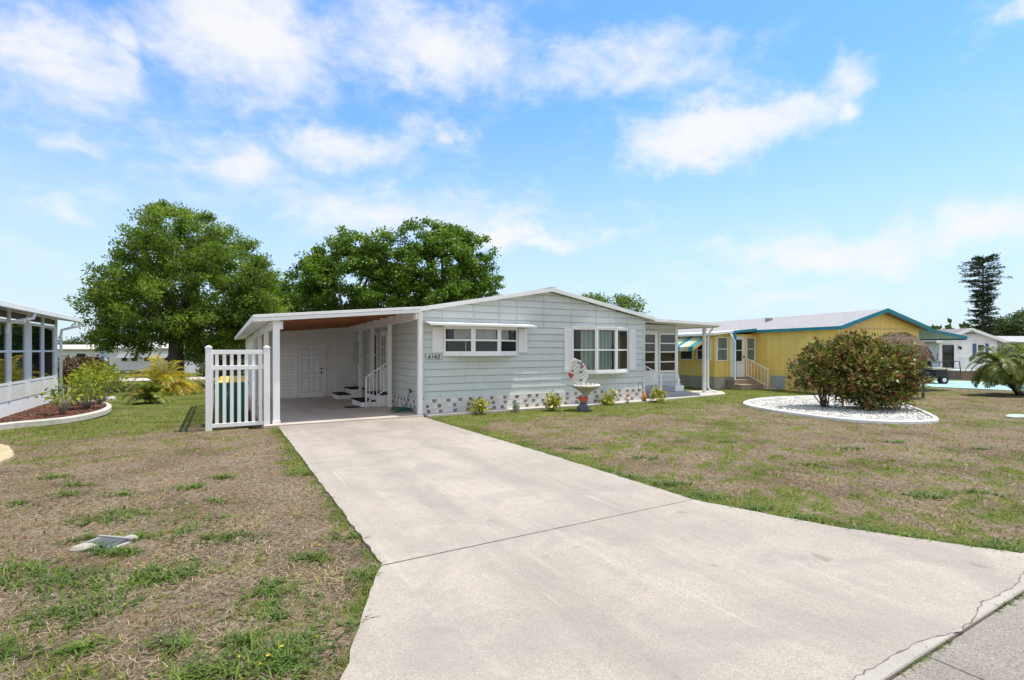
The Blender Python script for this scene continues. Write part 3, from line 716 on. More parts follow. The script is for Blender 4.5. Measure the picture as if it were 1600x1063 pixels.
    for xa, xb, za, zb in ((5.25, 5.57, 1.72, 2.44), (8.06, 8.38, 1.72, 2.44), (9.80, 10.09, 1.08, 2.52), (12.60, 12.91, 1.09, 2.52)):
        m = MB(); f, w = wall_frame((xa, HY - .016), (xb, HY - .016))
        m.obox(f, 0, w, za, zb, 0, .02)
        n = 4
        for i in range(n): m.obox(f, .008 + i * w / n, (i + 1) * w / n - .006, za + .006, zb - .006, .0205, .03)
        for z in (za + .1, zb - .1): m.obox(f, .02, w - .02, z - .02, z + .02, .0305, .034)
        m.build('shutter', paint('shutter_white', (.85, .85, .86), .5, .05, 3, .1), H)
    m = MB(); m.slab([(5.0, 13.08, 2.53), (8.42, 13.08, 2.53), (8.42, 13.58, 2.60), (5.0, 13.58, 2.60)], .022)
    m.box(5.0, 8.42, 13.065, 13.083, 2.475, 2.535)
    for x in (5.2, 6.6, 8.2): m.bar((x, 13.1, 2.5), (x, 13.57, 2.50), .03)
    m.build('window_hood', WHITE(), H, bevel=.004)
    # house number plate
    m = MB(); m.box(5.06, 5.54, HY - .032, HY - .018, 1.53, 1.70)
    pl = m.build('number_sign', SIDING(), H, bevel=.004)
    m = MB(); yo = HY - .0335
    for p_, q_ in (((5.062, 1.532), (5.538, 1.532)), ((5.538, 1.532), (5.538, 1.698)), ((5.538, 1.698), (5.062, 1.698)), ((5.062, 1.698), (5.062, 1.532))): m.bar((p_[0], yo, p_[1]), (q_[0], yo, q_[1]), .007)
    m.build('border', SLINE(), pl)
    cu = bpy.data.curves.new('house_number', 'FONT'); cu.body = '6162'; cu.size = .155; cu.extrude = .006; cu.shear = .18; cu.space_character = 1.18; cu.offset = .002
    to = bpy.data.objects.new('tmp', cu); COL.objects.link(to)
    bpy.context.view_layer.update()
    me = bpy.data.meshes.new_from_object(to.evaluated_get(bpy.context.evaluated_depsgraph_get())); bpy.data.objects.remove(to)
    mm = MB(); w0 = min(v.co.x for v in me.vertices); w1 = max(v.co.x for v in me.vertices)
    vs = [(5.30 + (v.co.x - (w0 + w1) / 2) * 1.0, HY - .040 - v.co.z, 1.56 + v.co.y) for v in me.vertices]
    mm.add(vs, [tuple(p.vertices) for p in me.polygons]); mm.build('digits', paint('number_black', (.02, .02, .02), .5, .1, 3, 0), pl)
    # ---- carport
    sh = .016
    z = lambda x: 2.62 + (x - .75) / 4.05 * .36
    m = MB(); m.slab([(.75, 13.35, z(.75)), (4.84, 13.35, z(4.84)), (4.84, 27.3, z(4.84)), (.75, 27.3, z(.75))], .04)
    cr = m.build('carport_roof', SILVER(), H, shear=sh)
    m = MB()
    for dz0, dz1, yy in ((-.075, -.0, 13.335), (-.165, -.078, 13.345)):
        m.add([(.75, yy, z(.75) + dz0), (4.84, yy, z(4.84) + dz0), (4.84, yy, z(4.84) + dz1 - .003), (.75, yy, z(.75) + dz1 - .003), (.75, 13.42, z(.75) + dz0), (4.84, 13.42, z(4.84) + dz0), (4.84, 13.42, z(4.84) + min(dz1, -.042)), (.75, 13.42, z(.75) + min(dz1, -.042))],
              [(0, 1, 2, 3), (5, 4, 7, 6), (0, 4, 5, 1), (3, 2, 6, 7), (0, 3, 7, 4), (1, 5, 6, 2)])
    m.box(.735, .775, 13.43, 27.3, z(.75) - .14, z(.75) - .002)
    m.build('fascia', WHITE(), cr, shear=sh, bevel=.004)
    m = MB(); m.poly([(.78, 13.42, z(.78) - .12), (1.16, 13.42, z(1.16) - .12), (1.16, 27.3, z(1.16) - .12), (.78, 27.3, z(.78) - .12)]); m.build('soffit', TRIM(), cr, shear=sh)
    m = MB(); n = 19; ya = 13.425
    for i in range(n):
        y0, y1 = ya + i * .44, ya + (i + 1) * .44 - .012
        m.slab([(1.2, y0, z(1.2) - .06), (4.72, y0, z(4.72) - .06), (4.72, y1, z(4.72) - .06), (1.2, y1, z(1.2) - .06)], .018)
        if i % 2 == 0: m.add(*beam_pts(1.2, 4.70, z, y0 - .03, y0 + .02))
    wood = paint('stained_plank', (.34, .135, .055), .6, .35, 3, .4, 25, stretch=(.6, 9, 1))
    m.build('plank_ceiling', wood, cr, shear=sh)
    m = MB(); m.box(1.19, 1.31, 13.5, 21.6, 2.34, z(1.25) - .10); m.build('beam', WHITE(), H, shear=sh)
    m = MB(); m.box(4.70, 4.82, 13.52, 21.6, 2.63, z(4.75) - .05); m.build('beam', TRIM(), H, shear=sh)
    def post(x, y, zt, w=.11, br=True, side=1, mat=None, d=None):
        d = d or w
        m = MB(); m.box(x - w / 2, x + w / 2, y - d / 2, y + d / 2, gz(y) - .05, zt)
        m.box(x - w / 2 - .012, x + w / 2 + .012, y - d / 2 - .012, y + d / 2 + .012, gz(y) - .05, gz(y) + .10)
        if br: m.box(x + side * (w / 2 + .001), x + side * (w / 2 + .075), y - .035, y + .035, zt - .22, zt - .02)
        m.build('post', mat or WHITE(), H, bevel=.006)
    post(1.25, 13.55, 2.52, .15, True, 1); post(4.85, 13.47, 2.86, .12, True, -1)
    for y in (16.3, 18.9, 21.4): post(1.25, y, 2.36, .12, False, mat=TRIM())
    for y in (15.95, 18.0, 19.75): post(4.74, y, 2.62, .11, False, mat=TRIM())
    # shed closing the carport
    f, w = wall_frame((1.19, 21.6), (HX0, 21.6))
    m = MB(); lap_wall(m, f, 0, w, lambda a: z(1.19 + a) - .20, -.14, .13, lip=.012, nc=12); m.poly([(1.19, 21.61, -.3), (HX0, 21.61, -.3), (HX0, 21.61, 2.8), (1.19, 21.61, 2.45)])
    m.build('shed_wall', [paint('shed_siding', (.93, .91, .88), .5, .06, 2, .1), paint('shed_shadow_line', (.55, .53, .51), .7, .1, 2, 0)], H)  # second material: shadow under each lap, put into the colour
    m = MB(); m.box(1.19, HX0, 21.63, 27.1, -.4, 2.38); m.build('shed_side_wall', TRIM(), H)
    m = MB()
    for a0, a1, b0, b1 in ((2.70, 2.79, -.12, 2.07), (3.73, 3.82, -.12, 2.07), (2.79, 3.73, 2.0, 2.07)): m.box(a0, a1, 21.55, 21.6, b0, b1)
    fr_ = m.build('door_frame', TRIM(), H)
    m = MB(); m.box(2.79, 3.73, 21.56, 21.595, -.07, 2.0)
    for cx in (3.04, 3.48):
        for b0, b1 in ((.12, .72), (.84, 1.44), (1.56, 1.86)):
            for k, t, yy in ((1, .15, 21.557), (0, .132, 21.554), (1, .105, 21.5525), (0, .095, 21.550)): m.k = k; m.box(cx - t, cx + t, yy, 21.562, b0 + (.15 - t), b1 - (.15 - t))
    m.k = 1; m.box(2.789, 2.80, 21.553, 21.562, -.07, 2.0); m.box(3.72, 3.731, 21.553, 21.562, -.07, 2.0); m.box(2.80, 3.72, 21.553, 21.562, 1.985, 2.0)
    dr = m.build('shed_door', [paint('shed_door_white', (.93, .93, .95), .45, .04, 2, .05), paint('door_groove_shade', (.55, .55, .57), .6, .1, 2, 0)], H)  # second material: shade of the panel recesses and door gap, painted as grey
    for zz in (.86, 1.02): m = MB(); m.lathe([(.03, 0), (.035, .03), (.035, .05), (.02, .07)], (3.64, 21.5, zz), 10); m.build('knob', paint('dark_bronze', (.06, .05, .04), .4, .2, 3, 0, metal=.6), dr)
    m = MB(); m.box(2.70, 3.82, 21.50, 21.6, -.2, -.075); m.build('threshold', paint('dark_threshold', (.08, .075, .07), .7, .2, 4, .1), dr)
    # doors and windows of the side wall
    def side(y0, y1, za, zb, cols, rails, nm, **kw): return flat_window(H, (HX0 - .016, y1), (HX0 - .016, y0), za, zb, cols, rails, name=nm, **kw)
    d = MB(); d.box(HX0 - .035, HX0 - .01, 16.62, 17.58, .42, 2.45); dd = d.build('side_door', WHITE(), H, bevel=.004)
    flat_window(dd, (HX0 - .036, 17.42), (HX0 - .036, 16.78), 1.15, 2.3, 2, (1.53, 1.9), name='door_light')
    side(18.0, 19.0, .90, 2.38, 1, (1.62,), 'window')
    d = MB(); d.box(HX0 - .035, HX0 - .01, 20.1, 21.0, .38, 2.35); dd = d.build('side_door', WHITE(), H, bevel=.004)
    flat_window(dd, (HX0 - .036, 20.9), (HX0 - .036, 20.25), 1.2, 2.2, 2, (1.5, 1.85), name='door_light')
    m = MB(); m.lathe([(.10, -.03), (.11, 0), (.04, .03)], (4.74, 16.9, 2.60), 12); m.build('porch_light', TRIM(), H)
    # ---- screened porch at the right
    f, w = wall_frame((13.35, 14.6), (16.14, 14.6))
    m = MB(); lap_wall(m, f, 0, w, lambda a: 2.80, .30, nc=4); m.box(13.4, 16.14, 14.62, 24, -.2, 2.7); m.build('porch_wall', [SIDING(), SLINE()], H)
    m = MB(); m.box(16.02, 16.16, 14.57, 14.72, 0, 2.74); m.build('porch_corner', WHITE(), H)
    flat_window(H, (15.08, 14.583), (16.02, 14.583), .93, 2.46, 1, (1.33, 1.72, 2.06), glass=SCREEN, t=.055)
    d = MB(); d.box(13.95, 15.02, 14.55, 14.582, .42, 2.55); dd = d.build('porch_door', WHITE(), H, bevel=.004)
    flat_window(dd, (14.15, 14.549), (14.86, 14.549), .95, 2.44, 1, (1.33, 1.72, 2.06), glass=SCREEN, name='door_light')
    m = MB(); m.slab([(13.60, 13.42, 2.93), (17.25, 13.42, 2.85), (18.05, 14.2, 2.83), (18.05, 24, 2.83), (13.60, 24, 2.93)], .055)
    pr = m.build('porch_roof', SILVER(), H)
    m = MB(); m.bar((13.67, 13.405, 2.88), (17.25, 13.405, 2.80), .03, .10); m.bar((17.25, 13.405, 2.80), (18.06, 14.2, 2.78), .03, .10); m.bar((18.065, 14.2, 2.78), (18.065, 24, 2.78), .03, .10)
    m.build('fascia', WHITE(), pr)
    m = MB(); m.poly([(13.62, 13.42, 2.868), (17.25, 13.42, 2.788), (18.04, 14.2, 2.768), (18.04, 24, 2.768), (13.62, 24, 2.868)]); m.build('soffit', TRIM(), pr)
    m = MB(); m.box(17.72, 17.84, 14.55, 14.67, 0, 2.78); m.build('post', WHITE(), H, bevel=.006)
    m = MB(); m.tube([(18.0, 14.35, 2.76), (17.98, 14.4, 2.62), (17.92, 14.5, 2.5), (17.9, 14.52, 2.2), (17.9, 14.52, .25), (17.95, 14.45, .1), (18.1, 14.25, .06)], .04, 8); m.build('downspout', WHITE(), H, smooth=True)
    # ridge stub flue seen over the ridge
    m = MB(); m.box(8.75, 9.15, 16.2, 16.6, 3.6, 3.80); m.build('roof_vent', paint('vent_grey', (.3, .3, .31), .6, .1, 3, .1), H)
    return H
def beam_pts(x0, x1, z, ya, yb):
    return ([(x0, ya, z(x0) - .115), (x1, ya, z(x1) - .115), (x1, yb, z(x1) - .115), (x0, yb, z(x0) - .115), (x0, ya, z(x0) - .079), (x1, ya, z(x1) - .079), (x1, yb, z(x1) - .079), (x0, yb, z(x0) - .079)],
            [(3, 2, 1, 0), (4, 5, 6, 7), (0, 1, 5, 4), (1, 2, 6, 5), (2, 3, 7, 6), (3, 0, 4, 7)])
HOUSE = build_house()

def build_steps():
    def carport_steps(y0, y1, rail_y, label, n=6):
        b = gz(y0) + .03
        t = thing('entry_steps', label, 'steps', (4.45, (y0 + y1) / 2, b), group='steps under the carport', local=False)
        MB().box(3.95, 4.42, y0, y1, b, b + .16).build('step', WHITE(), t, bevel=.01); MB().box(4.425, 4.93, y0, y1, b, b + .36).build('step', WHITE(), t, bevel=.01)
        mat = paint('black_tread', (.012, .012, .013), .95, .3, 20, .6, 80)
        MB().box(3.93, 4.40, y0 - .02, y1 + .02, b + .162, b + .20).build('tread_mat', mat, t, bevel=.008); MB().box(4.40, 4.92, y0 - .02, y1 + .02, b + .362, b + .40).build('tread_mat', mat, t, bevel=.008)
        m = MB(); railing_mesh(m, (4.08, rail_y, b), (4.82, rail_y, b + .50), .95, n); m.build('railing', WHITE(), t)
    carport_steps(16.32, 17.6, 16.26, 'white two tread steps with black mats and railing on their near side')
    carport_steps(19.85, 20.95, 20.98, 'white two tread steps by the shed wall with railing on their far side')
    t = thing('porch_steps', 'low grey painted steps with white handrail at the porch door', 'steps', (14.6, 14.1, .02), local=False)
    MB().box(13.9, 16.12, 13.85, 14.54, .022, .18).build('step', GREYP(), t, bevel=.01)
    MB().box(13.9, 15.45, 14.12, 14.545, .181, .40).build('step', GREYP(), t, bevel=.01)
    m = MB(); railing_mesh(m, (14.42, 13.82, .02), (14.0, 14.45, .42), .86, 5); m.build('railing', WHITE(), t)
    t = thing('finial_statue', 'small white finial statue on a block beside the grey porch steps', 'statue', (15.75, 14.3, .181), local=False)
    MB().box(15.5, 15.98, 14.1, 14.5, .182, .40).build('plinth', WHITE(), t, bevel=.01)
    MB().lathe([(.11, .40), (.11, .47), (.06, .5), (.09, .58), (.075, .66), (.04, .72), (.05, .76), (.02, .84), (.004, .88)], (15.85, 14.3, 0), 12).build('figure', WHITE(), t, smooth=True)
    m = MB(); p = at(560, 634, .03); b = gz(p[1]) + .03
    m.box(p[0] - .42, p[0] + .42, p[1] - .25, p[1] + .25, b, b + .015)
    tag(m.build('door_mat', paint('mat_black', (.018, .017, .017), .95, .3, 20, .5, 90), base=(p[0], p[1], b), bevel=.004), 'thin black door mat on the carport floor before the nearer steps', 'mat')
    # hose
    hc = (4.60, 14.28); pts = []
    for i in range(150):
        a = i * .24; r = .17 + .075 * math.sin(i * .05) + .02 * math.sin(i * .9); pts.append((hc[0] + r * 1.25 * math.cos(a), hc[1] + r * math.sin(a), .05 + .0011 * i * (1 if i < 75 else .55) + .01 * math.sin(i * .37)))
    m = MB(); m.tube(pts, .013, 6)
    t = thing('garden_hose', 'green garden hose coiled on the carport floor at the house corner', 'hose', (hc[0], hc[1], .03), local=False)
    m.build('coil', paint('hose_green', (.01, .13, .085), .4, .2, 5, .05), t, smooth=True)
    m = MB(); m.tube([pts[-1], (4.80, 14.45, .25), (4.84, 14.42, .45), (4.88, 14.40, .58)], .013, 6); m.build('riser', paint('hose_green', None), t, smooth=True)
    m = MB(); m.tube([(4.86, 14.40, .58), (4.95, 14.40, .58)], .022, 8); m.tube([(4.88, 14.40, .58), (4.88, 14.40, .65)], .010, 6); m.bar((4.83, 14.40, .655), (4.93, 14.40, .655), .02)
    tag(m.build('faucet', paint('iron_tap', (.03, .03, .03), .5, .2, 5, .1), base=(4.9, 14.4, .5)), 'dark wall tap over the coiled green hose', 'faucet')
build_steps()

def build_fence():
    t = thing('picket_fence', 'white vinyl picket screen hiding the bins beside the carport', 'fence', (-.15, 13.4, 0), local=False)
    V = VINYL()
    for x, y in ((-.15, 13.38), (1.03, 13.38)):
        MB().box(x - .065, x + .065, y - .065, y + .065, -.06, 1.84).build('post', V, t, bevel=.008)
        m = MB(); m.box(x - .075, x + .075, y - .075, y + .075, 1.841, 1.868); m.lathe([(.095, 1.868), (.05, 1.89), (.005, 1.905)], (x, y, 0), 4, ph=math.pi / 4); m.build('post_cap', V, t)
    for yp in (15.6, 17.9, 20.3): MB().box(-.15 - .065, -.15 + .065, yp - .065, yp + .065, -.2, 1.84 + gz(yp)).build('post', V, t, bevel=.008)
    for z0, z1 in ((1.70, 1.80), (1.345, 1.445), (.04, .13)):
        MB().box(-.085, .965, 13.36, 13.40, z0, z1).build('rail', V, t, bevel=.006)
        MB().box(-.17, -.13, 13.445, 20.3, z0, z1).build('rail', V, t, shear=.012)
    n = 7
    for i in range(n):
        x = .01 + i * .148
        MB().box(x - .036, x + .036, 13.372, 13.388, .05, 1.78).build('picket', V, t, bevel=.004)
    for i in range(43):
        y = 13.56 + i * .156
        MB().box(-.158, -.142, y - .036, y + .036, .05, 1.78).build('picket', V, t, shear=.012)
    # wheeled bin
    b = thing('wheelie_bin', 'green wheeled rubbish bin with yellow lid behind the picket screen', 'bin', (.33, 14.25, 0), local=False)
    gm = paint('bin_green', (.006, .15, .11), .45, .15, 3, .08); ym = paint('bin_yellow', (.72, .50, .02), .45, .1, 3, .05)
    m = MB(); x0, x1, y0, y1 = .04, .66, 13.98, 14.62
    bt = [(x0 + .07, y0 + .07), (x1 - .07, y0 + .07), (x1 - .07, y1 - .07), (x0 + .07, y1 - .07)]; tp = [(x0, y0), (x1, y0), (x1, y1), (x0, y1)]
    m.add([(*p, .06) for p in bt] + [(*p, 1.0) for p in tp] , [(3, 2, 1, 0), (4, 5, 6, 7)] + [(i, (i + 1) % 4, 4 + (i + 1) % 4, 4 + i) for i in range(4)])
    m.box(x0 - .025, x1 + .025, y0 - .025, y1 + .025, .97, 1.02); m.box(x0 + .2, x0 + .23, y0 + .0, y0 + .05, .1, .95); m.box(x1 - .23, x1 - .20, y0 + .0, y0 + .05, .1, .95)
    m.build('body', gm, b, bevel=.02)
    m = MB(); m.add([(x0 - .03, y0 - .03, 1.022), (x1 + .03, y0 - .03, 1.022), (x1 + .03, y1 + .05, 1.03), (x0 - .03, y1 + .05, 1.03), (x0 + .06, y0 + .06, 1.10), (x1 - .06, y0 + .06, 1.10), (x1 - .05, y1, 1.15), (x0 + .05, y1, 1.15)],
                    [(3, 2, 1, 0), (4, 5, 6, 7), (0, 1, 5, 4), (1, 2, 6, 5), (2, 3, 7, 6), (3, 0, 4, 7)]); m.build('lid', ym, b, bevel=.012)
    for y in (14.5, 14.5):
        pass
    for x in (-.02, .70):
        m = MB(); m.tube([(x - .03, 14.55, .13), (x + .03, 14.55, .13)], .13, 16); m.build('wheel', BLACK(), b)
    m = MB(); m.tube([(x0 - .07, y1 - .1, .95), (x0 - .07, y1 + .06, .98)], .016, 6); m.bar((x0 - .09, y1 + .0, .88), (x0 - .02, y1 + .0, 1.0), .03); m.build('handle', gm, b)
    m = MB(); yy = 13.995
    ring = [(.24 + .062 * math.cos(k * .524), yy - .002, .78 + .062 * math.sin(k * .524)) for k in range(13)]
    m.tube(ring, .005, 5); zz = [(.20, .80), (.222, .755), (.24, .80), (.258, .755), (.28, .80)]
    m.tube([(a, yy - .002, c) for a, c in zz], .007, 5); m.build('emblem', paint('emblem_white', (.75, .78, .78), .5, .05, 3, 0), b)
build_fence()

# ------------------------------------------------------------------ ornaments in front of the house
def build_planter():
    bx, by = 9.50, 12.20
    t = thing('shell_planter', 'white shell encrusted sculpture in a bowl on a pedestal with red heart', 'garden ornament', (bx, by, 0), local=False)
    pc = paint('cast_stone', (.48, .47, .42), .85, .2, 6, .5, 30)
    gd = paint('painted_plinth', (.14, .14, .17), .75, .25, 6, .4, 30)
    m = MB(); m.lathe([(.20, -.02), (.20, .09), (.17, .11), (.12, .17), (.085, .24)], (bx, by, 0), 8, ph=.39); m.build('plinth', gd, t)
    red = paint('heart_red', (.55, .10, .06), .6, .2, 6, .3, 40)
    m = MB(); m.lathe([(.08, .24), (.125, .30), (.145, .36), (.13, .42), (.09, .445)], (bx, by, 0), 14); m.build('stem', pc, t, smooth=True)
    # heart on the side that faces the street
    m = MB(); hp = []
    for k in range(28):
        a = 2 * math.pi * k / 28; hx = 16 * math.sin(a) ** 3; hz = 13 * math.cos(a) - 5 * math.cos(2 * a) - 2 * math.cos(3 * a) - math.cos(4 * a); hp.append((hx * .0098, hz * .0072))
    vx, vy = (-.62, -.785); sxx, syy = (.785, -.62)
    fr_ = [(bx + vx * .165 + sxx * a, by + vy * .165 + syy * a, .345 + c) for a, c in hp]; bk = [(p[0] - vx * .08, p[1] - vy * .08, p[2]) for p in fr_]; n = 28
    m.add(fr_ + bk, [tuple(range(n)), tuple(range(2 * n - 1, n - 1, -1))] + [(i, n + i, n + (i + 1) % n, (i + 1) % n) for i in range(n)]); m.build('heart', red, t, bevel=.01)
    m = MB(); m.lathe([(.09, .445), (.12, .50), (.20, .58), (.34, .66), (.42, .70), (.43, .735), (.38, .74), (.30, .70)], (bx + .08, by - .02, 0), 40, fl=.035); m.build('bowl', pc, t, smooth=False)
    # shell fan: rows of little scallops covering a leaning slab
    wh = [paint('shell_white', (.80, .78, .74), .5, .08, 9, .2, 40), paint('shell_red', (.62, .10, .10), .5, .15, 9, .2, 40), paint('shell_blue', (.12, .30, .36), .5, .2, 9, .2, 40)]
    m = MB(); ux, uy = CS, -SN; cx, cy = bx - .16, by + .06
    outline = [(-.20, .74), (.14, .74), (.30, 1.02), (.28, 1.20), (.10, 1.45), (-.08, 1.54), (-.15, 1.50), (-.16, 1.28), (-.26, 1.10)]
    core = [(a * .92, .74 + (c - .74) * .97) for a, c in outline]; n = len(core)
    f0 = [(cx + ux * a + SN * -.05, cy + uy * a - CS * .05, c) for a, c in core]; f1 = [(cx + ux * a + SN * .05, cy + uy * a + CS * .05, c) for a, c in core]
    m.add(f0 + f1, [tuple(range(n)), tuple(range(2 * n - 1, n - 1, -1))] + [(i, n + i, n + (i + 1) % n, (i + 1) % n) for i in range(n)])
    def inside(a, c):
        r = False; j = n - 1
        for i in range(n):
            if (outline[i][1] > c) != (outline[j][1] > c) and a < (outline[j][0] - outline[i][0]) * (c - outline[i][1]) / (outline[j][1] - outline[i][1]) + outline[i][0]: r = not r
            j = i
        return r
    for row in range(13):
        for q in range(9):
            a = -.27 + q * .072 + (row % 2) * .036; c = .78 + row * .062 - a * .35
            if not inside(a, c): continue
            rr = random.random(); m.k = 0
            if (a > .12 and 1.1 < c < 1.35 and rr < .3) or (a < -.1 and .95 < c < 1.15 and rr < .5): m.k = 1
            elif rr < .10: m.k = 2
            w = random.uniform(.045, .06); hh = random.uniform(.03, .045); tilt = random.uniform(-.3, .1)
            for sgn in (-1, 1):
                o = (cx + ux * a + sgn * SN * .055, cy + uy * a + sgn * CS * .055)
                P = lambda p, s, dpt: (o[0] + ux * p + sgn * SN * dpt, o[1] + uy * p + sgn * CS * dpt, c + s + p * tilt)
                m.add([P(-w * .7, 0, 0), P(-w, hh, .012), P(-w * .4, hh * 1.5, .03), P(w * .4, hh * 1.5, .03), P(w, hh, .012), P(w * .7, 0, 0), P(0, -hh * .6, .002), P(0, hh * .5, .045)],
                      [(0, 1, 7), (1, 2, 7), (2, 3, 7), (3, 4, 7), (4, 5, 7), (5, 6, 7), (6, 0, 7)])
    m.build('shell_fan', wh, t)
    # scallop shells round the bowl rim
    m = MB()
    for k in range(18):
        a = k * 2 * math.pi / 18; m.lathe([(.045, 0), (.04, .025), (.012, .04)], (bx + .08 + .39 * math.cos(a), by - .02 + .39 * math.sin(a), .735), 8, sx=1.1)
    m.build('rim_shells', wh[0], t)
build_planter()
def build_figurines():
    oc = paint('terracotta_glaze', (.62, .27, .07), .5, .25, 8, .2, 30); cr = paint('cream_glaze', (.74, .66, .52), .5, .1, 8, .2)
    p0 = (12.1, 13.1)
    t = thing('garden_figurine', 'orange garden figurine between the white crotons', 'figurine', (p0[0], p0[1], .02), group='orange figurines by the path', local=False)
    t['label'] = 'orange and cream garden figurine standing below the big bay window'
    q_ = lambda P: [(r * .62, .02 + (z - .02) * .58) for r, z in P]
    MB().lathe(q_([(.10, .02), (.11, .06), (.06, .10), (.12, .16), (.13, .24), (.09, .32), (.05, .36)]), (*p0, 0), 12).build('body', cr, t, smooth=True)
    MB().lathe(q_([(.06, .36), (.085, .40), (.08, .45), (.05, .50), (.03, .55), (.004, .63)]), (*p0, 0), 12).build('head', oc, t, smooth=True)
    p1 = (12.92, 13.15)
    t2 = thing('garden_figurine', 'orange lantern shaped figurine under the shepherd hook near the porch', 'figurine', (p1[0], p1[1], .02), group='orange figurines by the path', local=False)
    MB().lathe(q_([(.12, .02), (.13, .06), (.07, .12)]), (*p1, 0), 12).build('foot', paint('dark_foot', (.12, .07, .05), .7, .2, 6, .2), t2, smooth=True)
    MB().lathe(q_([(.10, .12), (.14, .2), (.15, .3), (.10, .42), (.07, .5), (.035, .62), (.006, .68)]), (*p1, 0), 12).build('body', oc, t2, smooth=True)
    m = MB(); m.tube([(12.98, 13.3, .0), (12.98, 13.3, .55)] + [(12.98 - .10 + .10 * math.cos(a * .393), 13.3, .55 + .12 * math.sin(a * .393)) for a in range(1, 9)] + [(12.78, 13.3, .46)], .012, 6)
    tag(m.build('shepherd_hook', paint('hook_iron', (.10, .10, .11), .5, .2, 4, .1), base=(12.98, 13.3, 0)), 'thin grey iron plant hook standing at the house corner', 'hook')
build_figurines()

def bushy(name, label, cat, base, ell, n, leaf, mats, stems=6, group=None, aspect=.55, up=.3, clumps=14, cr=None, stem_r=.012, stem_mat=None):
    t = thing(name, label, cat, base, 0, group, local=False)
    b = Vector(base); rx, ry, rz, hz = ell
    cc, P, D = crown_pts([(b.x, b.y, b.z + hz, rx, ry, rz)], clumps, max(4, n // clumps), cr or min(rx, rz) * .45, .35)
    P[:, 2] = np.maximum(P[:, 2], b.z + .02)
    V, F = leaves(P, leaf, aspect, D, up=up, jitter=.9, N=unit(D) * .6 + np.array([0, 0, .6]))
    npmesh('foliage', V, F, mats, t)
    m = MB()
    for i in range(stems):
        q = Vector(cc[i % len(cc)]); s = b + Vector((random.uniform(-.1, .1) * rx, random.uniform(-.1, .1) * ry, -.02)); mid = s.lerp(q, .5) + Vector((random.uniform(-.1, .1), random.uniform(-.1, .1), 0)) * rx
        m.tube([s, mid, q], [stem_r, stem_r * .8, stem_r * .4], 6)
    m.build('stems', stem_mat or BARK(), t, smooth=True)
    return t
CROT = leafmat('croton_leaves', [(.10, .15, .02), (.38, .38, .04), (.60, .54, .10), (.16, .20, .02), (.50, .44, .06), (.07, .12, .02)], .25, .4, 5)
def build_crotons():
    for (u, v, w, h, lab) in ((751, 646, .26, .36, 'round yellow and green croton beside the house number end of the path'), (863, 641, .22, .46, 'tall narrow yellow croton left of the shell planter'),
                              (950, 632, .30, .46, 'yellow green croton right of the shell planter'), (1029, 628, .26, .44, 'yellow croton in front of the grey porch steps')):
        p = at(u, v)
        bushy('croton_plant', lab, 'plant', (p[0], p[1], 0), (w * .8, w * .8, h * .52, h * .5), 300, .12, CROT, 5, 'yellow crotons along the house front', .45, clumps=22, cr=.12)
    p = at(948 - 20, 628); 
    p = at(806, 643)
    bushy('dusty_plant', 'small grey green plant beside the white block skirting', 'plant', (p[0], p[1], 0), (.12, .12, .10, .10), 90, .08, leafmat('dusty_leaves', [(.16, .22, .16), (.26, .32, .24)], .2), 3)
build_crotons()

# ------------------------------------------------------------------ gravel island with the two big shrubs
ISL = [at(*p) for p in [(1158, 631), (1175, 626), (1205, 623), (1250, 621), (1300, 620), (1360, 623), (1410, 632), (1445, 645), (1470, 657), (1462, 661), (1430, 662.5), (1380, 662), (1320, 658), (1260, 651), (1200, 642), (1168, 636)]]
def smooth_poly(P, k=2):
    for _ in range(k):
        Q = []
        for a, b in zip(P, P[1:] + P[:1]): Q += [(a[0] * .75 + b[0] * .25, a[1] * .75 + b[1] * .25), (a[0] * .25 + b[0] * .75, a[1] * .25 + b[1] * .75)]
        P = Q
    return P
def pip(x, y, P):
    P = np.array(P); r = np.zeros(len(x), bool); j = len(P) - 1
    for i in range(len(P)):
        xi, yi = P[i]; xj, yj = P[j]
        c = ((yi > y) != (yj > y)) & (x < (xj - xi) * (y - yi) / (yj - yi + 1e-12) + xi); r ^= c; j = i
    return r
def edging(P, w, h, z0=-.05):
    m = MB(); n = len(P); c = Vector((sum(p[0] for p in P) / n, sum(p[1] for p in P) / n))
    inn = []
    for i, p in enumerate(P):
        a, b = P[i - 1], P[(i + 1) % n]; tx, ty = b[0] - a[0], b[1] - a[1]; L_ = math.hypot(tx, ty) or 1
        nx, ny = -ty / L_, tx / L_
        if (c.x - p[0]) * nx + (c.y - p[1]) * ny < 0: nx, ny = -nx, -ny
        inn.append((p[0] + nx * w, p[1] + ny * w))
    rows = [[(*p, z0) for p in P], [(*p, h * .7) for p in P], [(p[0] * .8 + q[0] * .2, p[1] * .8 + q[1] * .2, h) for p, q in zip(P, inn)], [(p[0] * .25 + q[0] * .75, p[1] * .25 + q[1] * .75, h) for p, q in zip(P, inn)], [(*q, z0) for q in inn]]
    m.add([v for r in rows for v in r], [(k * n + i, k * n + (i + 1) % n, (k + 1) * n + (i + 1) % n, (k + 1) * n + i) for k in range(4) for i in range(n)])
    return m, inn
